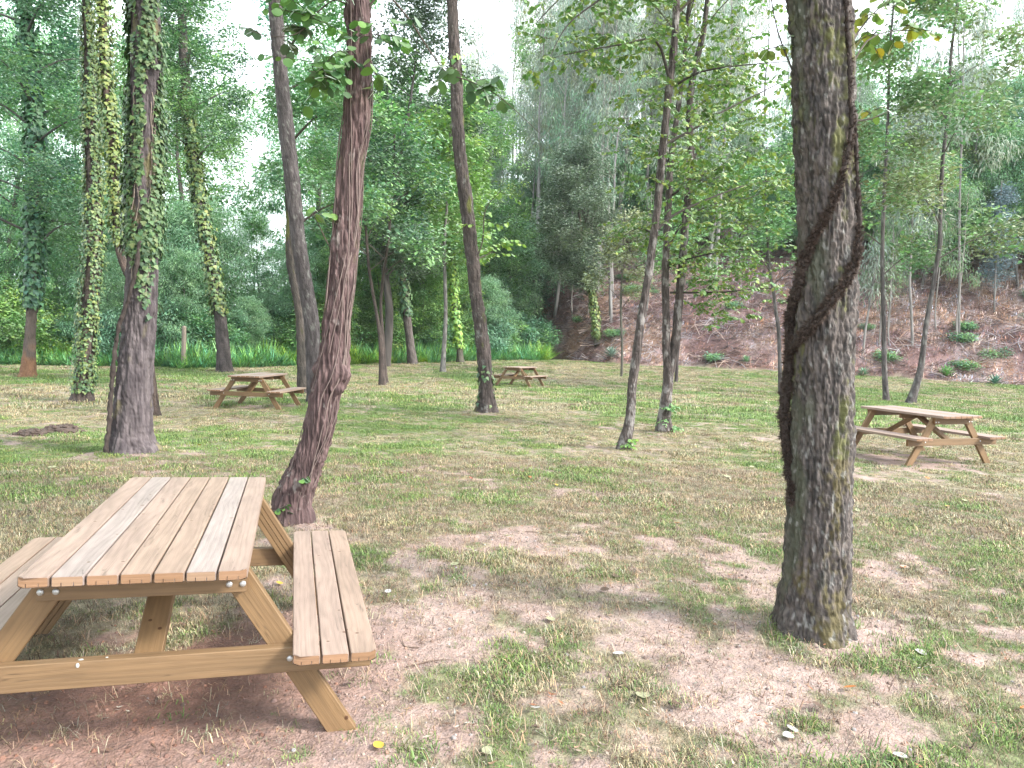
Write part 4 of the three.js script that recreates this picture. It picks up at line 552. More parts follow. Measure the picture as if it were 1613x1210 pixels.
  for (const [k, l, top] of [['hillC', 'pale pole-straight stem on the brown bank', 19], ['hillD', 'pale thin forked-looking stem low on the brown bank', 13], ['hillE', 'short pale leaning stem at the foot of the bank beside the mossy trunk', 6.5]]) { T = mk(k, 'young_tree', l, { top, seg: 10, step: 0.3, color: barkColor([0.36, 0.33, 0.31], [0.52, 0.49, 0.46], { seed: top }), mat: TWIG }); highCrown(T, top * 0.55, top - 0.4, top * 0.11, k === 'hillE' ? 20 : 70, 107 + top, 'hang', PAL.grey, 7); }
  T = mk('blueTree', 'young_tree', 'young eucalyptus with silvery blue leaves high on the bank', { seg: 8, step: 0.3, color: barkColor([0.3, 0.28, 0.26], [0.42, 0.4, 0.38], { seed: 27 }), mat: TWIG });
  { const q = rng(120), lobes = []; for (let i = 0; i < 12; i++) lobes.push([(q() - 0.5) * 1.0, 2.2 + i * 0.46, (q() - 0.5) * 1.0, 0.72 - i * 0.03, 16]); crown(T.t, lobes, 'small', PAL.blue, 121); }
  T = mk('slopeIvy', 'oak_tree', 'rounded grey-green tree with ivy on its trunk at the foot of the slope', { seg: 16, step: 0.15, color: barkColor([0.17, 0.15, 0.1], [0.26, 0.24, 0.17], { moss: 0.1, seed: 28 }) });
  ivy(T.t, T.path, 0.3, 6, 1200, 0.16, PAL.ivyYellow, 122, { spread: 0.2 });
  { const q = rng(123), lobes = []; for (let i = 0; i < 20; i++) { const a = i * 2.4, y = 4.2 + i * 0.42, R = 2.7 * Math.sin(Math.PI * clamp((i + 3) / 24)) * (0.4 + q() * 0.6), e = [-1.7 + Math.cos(a) * R, y, Math.sin(a) * R]; if (i % 2) limb(T.t, [[-1.1, Math.min(y - 1, 8), 0, 0.07], [...e, 0.02]], [0.12, 0.11, 0.1], 0.6, 5); lobes.push([...e, 1.25, 50]); } crown(T.t, lobes, 'fine', [[0.17, 0.25, 0.14], [0.21, 0.29, 0.17], [0.13, 0.20, 0.12]], 124); }
  T = mk('slopeDark', 'oak_tree', 'dark bushy tree in the hollow where the wood meets the bank', { seg: 14, step: 0.2, color: barkColor([0.12, 0.1, 0.1], [0.2, 0.18, 0.17], { seed: 29 }) });
  { const q = rng(125), lobes = []; for (let i = 0; i < 16; i++) lobes.push([(q() - 0.5) * 4.6 - 1.2, 1.6 + i * 0.42, (q() - 0.5) * 4, 1.3, 26]); crown(T.t, lobes, 'fine', PAL.dark.concat(PAL.teal), 126); }
}
{ // two young alders with open, yellow-green crowns
  const bark = barkColor([0.135, 0.105, 0.095], [0.25, 0.20, 0.185], { lichen: 0.1, lc: [0.48, 0.45, 0.43], f: 18, seed: 31 });
  const A = trunkTree('young_alder', 'slender spotted trunk leaning right, with the leafy sprouts at its foot', DATA.T.alderLean, { top: 9, seg: 40, step: 0.03, color: bark, disp: sum(fissures(0.006, 30, 0.3, 130), flare(0.25, 0.18, 3, 0)), group: 'young alders in mid lawn' });
  const B = trunkTree('young_alder', 'forked alder with spotted bark, right of the leaning one', DATA.T.alderFork, { top: 9.5, seg: 44, step: 0.03, color: bark, disp: sum(fissures(0.007, 26, 0.3, 131), flare(0.2, 0.2, 3, 1)), group: 'young alders in mid lawn' });
  const st = rel(DATA.T.alderForkStem, DATA.T.alderFork.at, 0.095, 0.045); part('side_stem', buildSwept(sweep(grow(st, 9.2, 0.02), { seg: 28, step: 0.04, color: bark, disp: fissures(0.006, 26, 0.3, 133) })), BARK, B.t);
  const r = rng(140);
  const leafy = (T, list, at, seed, extra, n) => {
    const starts = []; list.forEach(b => { const p = rel(b, at, 0.024, 0.005); limb(T.t, p, [0.05, 0.042, 0.036], 0.12, 6); starts.push(...along(p, 0.15, 1, 26, r, 0.5)); });
    for (const [x, y, z, R, k] of extra) for (let i = 0; i < k; i++) { let a, b, c; do { a = r() * 2 - 1; b = r() * 2 - 1; c = r() * 2 - 1; } while (a * a + b * b + c * c > 1); starts.push([x + a * R, y + b * R * 1.1, z + c * R]); }
    sprays(T.t, starts, n, { len: 0.42, leaf: 0.06, per: 12, seed, pal: PAL.alder });
  };
  leafy(A, DATA.T.alderBranches, DATA.T.alderLean.at, 141, [[0.55, 5.6, 0, 1.1, 70], [0.95, 4.3, 0.2, 1.0, 40], [0.2, 6.6, 0, 1.4, 60]], 430);
  leafy(B, DATA.T.forkBranches, DATA.T.alderFork.at, 142, [[0.7, 5.4, 0, 1.3, 70], [1.1, 3.9, 0, 1.0, 50], [0.9, 6.9, 0, 1.4, 50], [1.0, 2.55, 0.1, 0.55, 34], [-0.5, 5.6, 0, 0.9, 30], [1.7, 5, 0, 1.0, 60], [0.4, 7.4, 0, 1.3, 60]], 860);
  sprays(A.t, [[0.03, 0.12, 0.1], [0.1, 0.18, 0.05], [0.08, 0.1, 0.1]], 12, { len: 0.16, leaf: 0.05, per: 5, seed: 143, pal: PAL.bright, name: 'basal_shoots' });
  sprays(B.t, [[0.18, 0.12, 0.1], [0.22, 0.15, 0.0], [0.02, 0.5, 0.16], [0.05, 0.3, 0.17], [0.15, 0.55, 0.05]], 30, { len: 0.2, leaf: 0.05, per: 6, seed: 144, pal: PAL.mid, name: 'basal_shoots' });
  highCrown(A, 7.6, 9, 1.6, 40, 970); highCrown(B, 8, 9.4, 1.8, 50, 980);
}

// ---------------------------------------------------------------- the wood behind the lawn
function leafTree(name, label, group, seed, { h, base, R, k, n, kind, pal, barkA = [0.11, 0.095, 0.085], barkB = [0.2, 0.175, 0.16], tr = 0.16, flat = 0.8, scale = 1, lean = 0 }) {
  const r = rng(seed), t = thing(name, label, 'tree', [0, 0, 0], group), path = []; let x = 0, z = 0;
  for (let i = 0; i <= 6; i++) { path.push([x, h * 0.92 * i / 6, z, mix(tr, 0.02, i / 6)]); x += (r() - 0.5) * h * 0.05 + lean * h / 6; z += (r() - 0.5) * h * 0.05; }
  part('trunk', sweep(deep(path, 0.5), { seg: 9, step: 0.5, color: barkColor(barkA, barkB, { seed }) }).build(true), TWIG, t);
  const lobes = [];
  for (let i = 0; i < k; i++) {
    const f = i / (k - 1), y = mix(base, h, f), p = onPath(path, y - R * 0.3), a = i * 2.4 + r() * 1.2, q = R * (0.25 + 0.75 * Math.sqrt(r())) * Math.sin(Math.PI * clamp(0.18 + f * 0.72)), e = [p[0] + Math.cos(a) * q, y, p[2] + Math.sin(a) * q];
    if (i % 2 === 0) limb(t, [[p[0], p[1], p[2], Math.max(0.02, p[3] * 0.5)], [mix(p[0], e[0], 0.55), mix(p[1], y, 0.65), mix(p[2], e[2], 0.55), 0.025], [...e, 0.01]], barkA, 0.8, 4);
    lobes.push([...e, R * (0.34 + r() * 0.3), Math.round(n / k * (0.5 + r() * 1.0))]);
  }
  crown(t, lobes, kind, pal, seed + 1, { flat, scale }); return t;
}
function gumTree(label, group, seed, h, pal, cl) { // tall thin pale trunk, sparse hanging leaves
  const r = rng(seed), t = thing('eucalyptus_tree', label, 'tree', [0, 0, 0], group), path = []; let x = 0, z = 0;
  for (let i = 0; i <= 7; i++) { path.push([x, h * i / 7, z, mix(0.13, 0.02, i / 7)]); x += (r() - 0.5) * 0.5; z += (r() - 0.5) * 0.5; }
  part('trunk', sweep(deep(path, 0.6), { seg: 8, step: 0.7, color: barkColor([0.42, 0.385, 0.37], [0.6, 0.57, 0.555], { seed, f: 4 }) }).build(true), TWIG, t);
  const lobes = [], k = 13;
  for (let i = 0; i < k; i++) { const y = h * (0.42 + 0.56 * i / k) + r(), p = onPath(path, y - 1.2), a = r() * 6.28, q = (0.5 + r() * 1.6) * (1.15 - i / k * 0.6), e = [p[0] + Math.cos(a) * q, y, p[2] + Math.sin(a) * q]; if (i % 2) limb(t, [[p[0], p[1], p[2], 0.035], [...e, 0.012]], [0.36, 0.33, 0.3], 0.9, 4); lobes.push([...e, 0.85 + r() * 0.5, Math.round(cl / k)]); }
  crown(t, lobes, 'hang', pal, seed + 1, { flat: 1.3, scale: 1.15, shell: 0.1 }); return t;
}
// which part of the view a far tree stands in, for its label
const where = (x, z) => { const px = 806 + 1135 * x / -z; return px < 130 ? 'at the far left' : px < 320 ? 'beyond the ivy trunks' : px < 520 ? 'beyond the leaning ivy trunk' : px < 700 ? 'beyond the curved tree' : px < 800 ? 'beyond the straight mid-lawn trunk' : px < 960 ? 'beyond the farthest picnic table' : px < 1110 ? 'beyond the two young alders' : px < 1240 ? 'left of the mossy trunk' : px < 1370 ? 'behind the mossy trunk' : px < 1500 ? 'above the right-hand picnic table' : 'at the far right'; };
function stand(o, x, z, yaw, s) {
  if (o.userData.group) o.userData.label = o.userData.label.split(', ')[0] + ', ' + (z < -20 ? where(x, z) + ', ' + (/slope|bank|bracken/.test(o.userData.label) ? (q => q < 8 ? 'low down' : q < 18 ? 'midway' : q < 28 ? 'high up' : 'topmost')(hillFoot(x) - z) : (q => q < 3.2 ? 'foremost' : q < 9 ? 'front row' : q < 18 ? 'second row' : q < 26 ? 'third row' : 'back row')(lawnEdge(x) - z)) : 'outside the view'); o.position.set(x, LAND(x, z) - 0.05, z); o.rotation.y = yaw; o.scale.setScalar(s); }
{
  const G1 = 'trees of the wood behind the lawn', G2 = 'bushes along the edge of the wood', G3 = 'eucalyptus trees on the slope', r = rng(300);
  const spec = [
    ['broadleaf_tree', 'tall green tree of the wood', { h: 15, base: 4.5, R: 3.4, k: 26, n: 640, kind: 'fine', pal: PAL.mid.concat(PAL.bright), tr: 0.2 }],
    ['broadleaf_tree', 'tall blue-green tree of the wood', { h: 14, base: 3.5, R: 3.2, k: 26, n: 640, kind: 'willow', pal: PAL.teal.concat(PAL.mid), tr: 0.18 }],
    ['broadleaf_tree', 'bright yellow-green tree at the edge of the wood', { h: 9, base: 1.6, R: 2.5, k: 22, n: 600, kind: 'fine', pal: PAL.bright.concat(PAL.mid), tr: 0.1 }],
    ['broadleaf_tree', 'dark green tree of the wood', { h: 12, base: 2.5, R: 3.0, k: 24, n: 620, kind: 'fine', pal: PAL.dark.concat(PAL.mid), tr: 0.18 }],
    ['willow_tree', 'grey-green willow-leaved tree at the edge of the wood', { h: 8, base: 1.2, R: 2.4, k: 22, n: 600, kind: 'willow', pal: [[0.21, 0.40, 0.20], [0.27, 0.46, 0.24], [0.17, 0.34, 0.2]], tr: 0.1 }],
  ];
  const kinds = spec.map(([n, l, o], i) => ({ used: false, t: leafTree(n, l, G1, 310 + i * 10, o) }));
  const place = (i, x, z, s) => { const px = 806 + 1135 * x / -z; if (z < -33 && px > 335 && px < 450) s *= 0.55; const k = kinds[i], o = k.used ? copyOf(k.t) : k.t; k.used = true; stand(o, x, z, r() * 6.28, s); };
  // back rows tall, front rows low; set out along the lawn's edge
  for (let x = -50; x < 3; x += 5.2) place([0, 1, 0, 3, 1][Math.floor(r() * 5)], x + (r() - 0.5) * 2.4, lawnEdge(x) - 20 - r() * 10, 1.2 + r() * 0.5);
  for (let x = -44; x < 2; x += 4.0) place([0, 1, 3, 4, 1][Math.floor(r() * 5)], x + (r() - 0.5) * 2.2, lawnEdge(x) - 10 - r() * 6, 0.9 + r() * 0.4);
  for (let x = -36; x < 1.5; x += 2.5) place(x > -8.5 && x < -2 ? 2 : [2, 4, 3, 4, 1][Math.floor(r() * 5)], x + (r() - 0.5) * 1.6, lawnEdge(x) - 4 - r() * 4.5, (x > -14 ? 0.72 : 0.85) + r() * 0.25);
  // neighbours just outside the picture, whose shade darkens the left sides of the trunks
  for (const [i, x, z, q] of [[0, -9.5, -4.5, 1], [3, -8, 0.5, 1], [1, -12, -1, 1], [3, -5.5, 4, 1.0], [0, -10, 5, 1], [1, -12.5, -6.5, 0.9]]) place(i, x, z, q);
  for (const [i, x, dz, q] of [[4, -15.5, 2.6, 0.62], [4, -12.8, 2.2, 0.7], [4, -11.2, 3, 0.66], [2, -9.6, 2.4, 0.6], [2, -7.4, 2.6, 0.7], [2, -5.2, 2.4, 0.62], [2, -3.4, 2.8, 0.66], [4, -1.6, 2.6, 0.6], [4, -18.5, 2.5, 0.6], [1, -22, 3, 0.5]]) place(i, x, lawnEdge(x) - dz, q);
  const oak = leafTree('oak_tree', 'tall dark oak rising behind the curved tree', undefined, 400, { h: 18.5, base: 5.5, R: 3.3, k: 30, n: 900, kind: 'fine', pal: [[0.045, 0.10, 0.05], [0.06, 0.125, 0.055], [0.08, 0.15, 0.06]], tr: 0.24 }); stand(oak, -6.4, -36.5, 0.6, 1);
  // bushes
  const bushes = [['bush', 'bright green bush at the edge of the wood', PAL.bright.concat(PAL.mid), 'small'], ['bush', 'blue-green bush at the edge of the wood', [[0.17, 0.38, 0.22], [0.21, 0.43, 0.27], [0.13, 0.31, 0.2]], 'willow'], ['bush', 'dark green bush at the edge of the wood', PAL.mid.concat(PAL.teal), 'small']].map(([n, l, pal, kind], i) => {
    const t = thing(n, l, 'bush', [0, 0, 0], G2), q = rng(420 + i), lobes = [], path = [[0, -0.2, 0, 0.05], [0.1, 0.8, 0, 0.035], [0.1, 1.8, 0.1, 0.015]];
    part('stem', sweep(path, { seg: 6, step: 0.4, color: () => [0.12, 0.1, 0.08] }).build(true), TWIG, t);
    for (let k = 0; k < 9; k++) { const a = k * 2.4, R = 0.95 * Math.sqrt(q()); lobes.push([Math.cos(a) * R, 0.45 + k * 0.2, Math.sin(a) * R, 0.62, 22]); }
    crown(t, lobes, kind, pal, 430 + i); return { used: false, t };
  });
  const bush = (i, x, z, s) => { const k = bushes[i], o = k.used ? copyOf(k.t) : k.t; k.used = true; stand(o, x, z, r() * 6.28, s); };
  for (let x = -34; x < 2.5; x += 1.15) bush(x > -9 && x < -2 ? [0, 0, 1][Math.floor(r() * 3)] : Math.floor(r() * 3), x + (r() - 0.5) * 0.8, lawnEdge(x) - 1.6 - r() * 2.6, 0.7 + r() * 0.75);
  // eucalyptus on the slopes
  const gums = [['tall thin eucalyptus with pale trunk on the slope', 22, PAL.grey, 150], ['tall eucalyptus with grey-green hanging leaves on the slope', 25, PAL.grey.concat(PAL.olive), 180], ['slim eucalyptus with bare pale trunk on the slope', 19, PAL.grey.concat(PAL.teal), 110]].map(([l, h, pal, n], i) => ({ used: false, t: gumTree(l, G3, 450 + i * 10, h, pal, n) }));
  const gum = (x, z, s) => { const k = gums[Math.floor(r() * 3)], o = k.used ? copyOf(k.t) : k.t; k.used = true; stand(o, x, z, r() * 6.28, s); };
  for (let i = 0; i < 74; i++) { const x = mix(-24, 14, r()); gum(x, hillFoot(x) - 4 - r() * 30, 0.75 + r() * 0.45); }
  for (let i = 0; i < 30; i++) { const x = mix(-8, 14, r()); gum(x, hillFoot(x) - 7 - r() * 20, 1.0 + r() * 0.45); }
  for (let i = 0; i < 64; i++) { const x = mix(12, 66, r()); gum(x, hillFoot(x) - 9 - r() * 36, 0.7 + r() * 0.4); }
  // mid-height trees on the bank to the right, and green between the trunks in the middle
  const bank = [leafTree('acacia_tree', 'feathery green tree on the bank', 'green trees on the bank', 480, { h: 9, base: 2.6, R: 2.5, k: 24, n: 720, kind: 'willow', pal: PAL.mid.concat(PAL.teal), tr: 0.09, barkA: [0.2, 0.18, 0.17], barkB: [0.3, 0.28, 0.26] }), leafTree('acacia_tree', 'olive-green feathery tree on the bank', 'green trees on the bank', 490, { h: 8, base: 2.4, R: 2.3, k: 22, n: 640, kind: 'fine', pal: PAL.olive.concat(PAL.mid), tr: 0.09 })];
  const used = [false, false], bankTree = (i, x, z, s) => { const o = used[i] ? copyOf(bank[i]) : bank[i]; used[i] = true; stand(o, x, z, r() * 6.28, s); };
  for (const [i, x, z, s] of [[0, 24, -51, 1.15], [1, 28.5, -49, 1.1], [0, 33, -48.5, 1.3], [0, 37, -50, 1.2], [1, 30, -55, 1.25], [0, 21, -55, 1.2], [1, 41, -51, 1.3], [0, 26, -58, 1.3], [1, 35, -58, 1.4], [0, 17, -56, 1.1], [1, 12.5, -55, 1.0], [0, 9, -58, 1.1], [1, 6, -63, 1.2], [0, 2, -68, 1.2], [0, 14, -62, 1.2], [1, 44, -47, 1.2], [0, 26, -46.5, 1.0], [0, 31.5, -45.5, 1.05], [1, 36, -46, 1.15], [0, 40, -46, 1.2]]) bankTree(i, x, z, s);
  for (let x = 3; x < 48; x += 2.1) bankTree(r() < 0.6 ? 0 : 1, x + (r() - 0.5) * 1.5, hillFoot(x) - 12.5 - r() * 7, 0.55 + r() * 0.5);
  // thin young stems all over the bank
  const pole = thing('sapling', 'thin pale young stem on the bank', 'sapling', [0, 0, 0], 'young stems on the bank'); { const q = rng(497), path = []; let x = 0, z = 0; for (let k = 0; k <= 6; k++) { path.push([x, k * 1.15, z, mix(0.04, 0.008, k / 6)]); x += (q() - 0.4) * 0.22; z += (q() - 0.5) * 0.2; } part('trunk', sweep(deep(path, 0.4), { seg: 6, step: 0.5, color: barkColor([0.42, 0.38, 0.35], [0.62, 0.58, 0.54], { seed: 4 }) }).build(true), TWIG, pole); const lobes = []; for (let k = 0; k < 7; k++) { const p = onPath(path, 2.6 + k * 0.6), a = k * 2.4, e = [p[0] + Math.cos(a) * 0.5, p[1] + 0.4, p[2] + Math.sin(a) * 0.5]; limb(pole, [[p[0], p[1], p[2], 0.012], [...e, 0.005]], [0.3, 0.27, 0.25], 0.5, 4); lobes.push([...e, 0.4, 6]); } crown(pole, lobes, 'hang', PAL.grey.concat(PAL.mid), 498, { scale: 0.6 }); }
  for (let i = 0; i < 70; i++) { const o = i ? copyOf(pole) : pole, x = mix(4, 44, r()), z = hillFoot(x) - 2.5 - r() * 15; stand(o, x, z, r() * 6.28, 0.6 + r() * 0.9); }
  // low greenery on the bank
  const fern = thing('shrub', 'low green shrub in the dead bracken', 'shrub', [0, 0, 0], 'shrubs on the bank'); crown(fern, [[0, 0.35, 0, 0.45, 16], [0.35, 0.3, 0.1, 0.35, 10], [-0.3, 0.3, -0.1, 0.35, 10]], 'small', PAL.teal.concat(PAL.bright), 500); part('stem', sweep([[0, -0.15, 0, 0.02], [0, 0.4, 0, 0.008]], { seg: 5, color: () => [0.12, 0.1, 0.08] }).build(true), TWIG, fern);
  for (let i = 0; i < 46; i++) { const o = i ? copyOf(fern) : fern, x = mix(3.5, 40, r()), z = hillFoot(x) - 1.2 - r() * 13; stand(o, x, z, r() * 6.28, 0.45 + r() * 0.75); o.scale.y *= 0.7; }
}
{ // the wood goes on up the far slope as one mass
  const r = rng(560), S = CL.fine.map(() => new Scatter());
  for (let i = 0; i < 2600; i++) { const x = mix(-80, 44, r()), z = x < 4 ? Math.min(hillFoot(x) + 12, lawnEdge(x) - 20) - r() * 45 : hillFoot(x) - 22 - r() * 40, y = LAND(x, z) + r() ** 1.5 * 4.5, c = tint(fbm2(x * 0.1, z * 0.1, 2, 77) > 0.5 ? PAL.mid : PAL.teal.concat(PAL.grey), r, 0.25); S[i % 3].put(x, y, z, turn((r() - 0.5), r() * 6.28, 0), 2.2 + r() * 1.6, c); }
  S.forEach((s, i) => { const m = s.mesh(numbered('far_forest'), CL.fine[i], LEAF); m.userData = { kind: 'stuff', label: 'mass of distant trees and bushes up the far slope', category: 'forest' }; scene.add(m); });
}
{ // uncounted growth: weeds under the wood, dead bracken and litter on the bank
  const r = rng(600), wg = new Geo(), M = new THREE.Matrix4();
  for (let i = 0; i < 26; i++) { const a = r() * 6.28, q = r() * 0.22, k = 0.7 + r() * 0.6; M.compose(V(Math.cos(a) * q, 0, Math.sin(a) * q), turn(-1.5 + r() * 0.9, r() * 6.28, 0), V(1, 1, 1)); leafInto(wg, LANCE, 0.3 + r() * 0.6, 0.05, 0.2, M, [k, k, k * 0.9], 0.25); }
  const weed = wg.build(true), S = new Scatter();
  for (let i = 0; i < 7000; i++) { const x = mix(-40, 2.2, r()), d = r() * r() * 7, z = lawnEdge(x) - 0.1 - d + (n2(x * 0.7, 3) - 0.5) * 1.2; const g = clamp(fbm2(x * 0.4, z * 0.4, 2, 5) * 1.6 - 0.3); S.put(x, LAND(x, z) - 0.03, z, turn((r() - 0.5) * 0.3, r() * 6.28, 0), (0.5 + r() * 1.1) * mix(0.5, 1.15, clamp(d)), tint(g > 0.75 ? PAL.bright : PAL.teal.concat(PAL.mid), r, 0.4)); }
  const w = S.mesh('undergrowth', weed, BLADE); w.userData = { kind: 'stuff', label: 'rank green weeds growing along the edge of the wood', category: 'undergrowth' }; scene.add(w);
  const lg = new Geo();
  for (let i = 0; i < 22; i++) { const a = r() * 6.28, q = Math.sqrt(r()) * 0.4, k = 0.5 + r() * 0.95; M.compose(V(Math.cos(a) * q, r() * 0.12, Math.sin(a) * q), turn(-0.7 + r() * 1.1, r() * 6.28, (r() - 0.5) * 1.2), V(1, 1, 1)); leafInto(lg, LANCE, 0.12 + r() * 0.26, 0.012 + r() * 0.03, 0.3, M, [k, k * (0.9 + r() * 0.15), k * (0.85 + r() * 0.25)], (r() - 0.3) * 0.5); }
  const lit = lg.build(true), B = new Scatter(), pal = [[0.27, 0.175, 0.165], [0.37, 0.27, 0.26], [0.15, 0.088, 0.08], [0.46, 0.38, 0.37], [0.30, 0.175, 0.115], [0.22, 0.135, 0.14]];
  for (let i = 0; i < 26000; i++) { const x = mix(1.5, 46, r()), sd = r() * 22, z = hillFoot(x) - sd; if (hillMask(x, z) < 0.5) continue; const q = fbm2(x * 0.5 + 40, z * 0.5, 3, 130); B.put(x, LAWNY(x, z) - 0.02, z, turn(0.45 + (r() - 0.5) * 0.3, (r() - 0.5) * 0.6, (r() - 0.5) * 0.5), 0.5 + r() * 0.8, tint(q < 0.48 ? [pal[0], pal[2], pal[5]] : [pal[1], pal[3], pal[0], pal[4]], r, 0.45)); }
  const sg = new Geo(); for (let i = 0; i < 3; i++) { const a = r() * 6.28, y = 0.04 + r() * 0.1; sweep([[-0.4 * Math.cos(a), 0.02, -0.4 * Math.sin(a), 0.009], [0, y, 0, 0.007], [0.45 * Math.cos(a + 0.3), 0.1, 0.45 * Math.sin(a + 0.3), 0.003]], { seg: 4, step: 9, geo: sg, color: () => [1, 1, 1] }); }
  const K = new Scatter(); for (let i = 0; i < 3600; i++) { const x = mix(2, 46, r()), z = hillFoot(x) - r() * 18; if (hillMask(x, z) < 0.5) continue; K.put(x, LAWNY(x, z) + 0.02, z, turn(0.5 + (r() - 0.5) * 0.7, r() * 6.28, (r() - 0.5) * 0.9), 0.6 + r() * 1.6, tint([[0.44, 0.37, 0.35], [0.16, 0.11, 0.1], [0.3, 0.22, 0.19]], r, 0.3)); }
  const kb = K.mesh('dead_twigs', sg.build(true), DRY); kb.userData = { kind: 'stuff', label: 'dead twigs and fallen sticks on the bank', category: 'litter' }; scene.add(kb);
  const b = B.mesh('bracken_litter', lit, DRY); b.userData = { kind: 'stuff', label: 'brown dead bracken and leaf litter on the bank', category: 'litter' }; scene.add(b);
}
{ // rosette plants along the foot of the bank
  const r = rng(640), g = new Geo(), M = new THREE.Matrix4();
  for (let i = 0; i < 34; i++) { const k = 0.75 + r() * 0.5, el = -0.15 - (i / 34) * 1.25; M.compose(V(0, 0.06 + i * 0.002, 0), turn(el, i * 2.4, (r() - 0.5) * 0.3), V(1, 1, 1)); leafInto(g, [[0, 0.3], [0.4, 0.5], [0.75, 0.33], [1, 0]], 0.5 + r() * 0.14, 0.105, 0.45, M, [k, k, k], 0.12); }
  const geo = g.build(true), M1 = c => new THREE.MeshPhysicalMaterial({ color: new THREE.Color().setRGB(...c), vertexColors: true, roughness: 0.55, side: THREE.DoubleSide });
  for (const [key, s, c, label] of [['ag1', 1.25, [0.24, 0.33, 0.27], 'wide grey-green agave by the thin sapling stem'], ['ag2', 0.85, [0.20, 0.35, 0.19], 'small green rosette plant in the middle of the bank foot'], ['ag3', 0.8, [0.2, 0.33, 0.22], 'low green agave just right of the mossy trunk'], ['ag4', 1.1, [0.17, 0.36, 0.12], 'bright green broad-leaved plant above the right-hand picnic table'], ['ag5', 0.95, [0.12, 0.24, 0.17], 'dark green agave at the right end of the bank foot']]) {
    const p = DATA.P[key], t = thing('agave', label, 'plant', [p[0], LAWNY(p[0], p[2]) - 0.02, p[2]], 'rosette plants at the foot of the bank'); t.scale.setScalar(s); t.rotation.y = r() * 6; part('leaves', geo, M1(c), t, true); part('stem', sweep([[0, -0.1, 0, 0.05], [0, 0.16, 0, 0.04]], { seg: 8, color: () => [0.3, 0.3, 0.2] }).build(true), TWIG, t);
  }
}
{ // posts, stones, molehills
  const grey = new THREE.MeshStandardMaterial({ vertexColors: true, bumpMap: barkBump, bumpScale: 0.006, roughness: 0.9 });
  const post = (key, h, w, label, c) => { const p = DATA.P[key], t = thing('fence_post', label, 'post', [p[0], LAWNY(p[0], p[2]), p[2]]); t.rotation.y = 0.4; part('shaft', sweep([[0, -0.3, 0, w], [0.01, h * 0.5, 0, w * 0.97], [0.02, h, 0, w * 0.92]], { seg: 12, step: 0.1, disp: (th, s, x, y, z, rr) => rr * 0.12 * Math.cos(th * 4) + (n3(x * 20, y * 3, z * 20) - 0.5) * 0.012, color: (th, s, x, y, z) => { const k = 0.75 + 0.5 * n3(x * 25, y * 2, z * 25); return c.map(q => q * k); } }).build(true), grey, t); };
  post('post', 1.82, 0.09, 'weathered wooden post standing at the edge of the undergrowth', [0.25, 0.205, 0.17]); post('post2', 0.62, 0.07, 'short pale post behind the farthest picnic table', [0.46, 0.45, 0.41]);
  const stone = new THREE.MeshStandardMaterial({ vertexColors: true, roughness: 0.9 });
  const lump = (seed, rx, ry, rz, amp, f, col) => { const g = new THREE.IcosahedronGeometry(1, 12), p = g.attributes.position, c = []; for (let i = 0; i < p.count; i++) { const x = p.getX(i), y = p.getY(i), z = p.getZ(i), k = 1 + amp * (fbm3(x * f + seed, y * f, z * f, 3) - 0.5) * 2, q = 0.7 + 0.6 * fbm3(x * 6, y * 6 + seed, z * 6, 2); p.setXYZ(i, x * rx * k, y * ry * k, z * rz * k); c.push(col[0] * q, col[1] * q, col[2] * q); } g.setAttribute('color', new THREE.Float32BufferAttribute(c, 3)); g.computeVertexNormals(); return g; };
  for (const [k, rx, label] of [['st1', 0.42, 'flat pale stone left of the weathered post'], ['st2', 0.3, 'rounded pale stone right of the weathered post'], ['st3', 0.28, 'small pale stone between the post and the leaning ivy trunk']]) { const p = DATA.P[k]; solo('stone', lump(rx * 50, rx, 0.16, rx * 0.7, 0.25, 1.6, [0.33, 0.315, 0.28]), stone, label, 'stone', [p[0], LAWNY(p[0], p[2]) + 0.03, p[2]], 'pale stones at the edge of the wood'); }
  const clods = (rx, ry, seed) => { // a low mound of loose crumbs of soil
    const q = rng(seed), g = new Geo(), m = lump(seed, rx, ry * 0.75, rx * 0.8, 0.3, 3, [0.085, 0.06, 0.05]), add = (geo, ox, oy, oz, s) => { const p = geo.attributes.position, c = geo.attributes.color, n = geo.attributes.normal, b = g.p.length / 3; for (let i = 0; i < p.count; i++) g.v(ox + p.getX(i) * s, oy + p.getY(i) * s, oz + p.getZ(i) * s, n.getX(i), n.getY(i), n.getZ(i), c.getX(i), c.getY(i), c.getZ(i)); for (let i = 0; i < p.count; i++) g.i.push(b + i); };
    add(m, 0, 0, 0, 1); const bits = [1, 2, 3].map(k => { const o = new THREE.IcosahedronGeometry(1, 1), p = o.attributes.position, c = []; for (let i = 0; i < p.count; i++) { const f = 0.75 + 0.5 * n3(p.getX(i) * 1.7 + k * 5, p.getY(i) * 1.7, p.getZ(i) * 1.7); p.setXYZ(i, p.getX(i) * f, p.getY(i) * f * 0.8, p.getZ(i) * f); const w = 0.8 + k * 0.12; c.push(0.085 * w, 0.06 * w, 0.05 * w); } o.setAttribute('color', new THREE.Float32BufferAttribute(c, 3)); o.computeVertexNormals(); return o; });
    for (let i = 0; i < 110; i++) { const a = q() * 6.28, d = Math.sqrt(q()) * 1.35, y = ry * 0.78 * Math.sqrt(Math.max(0, 1 - d * d)); add(bits[i % 3], Math.cos(a) * d * rx, y + 0.004, Math.sin(a) * d * rx * 0.8, 0.008 + q() * q() * 0.032); }
    return g.build();
  };
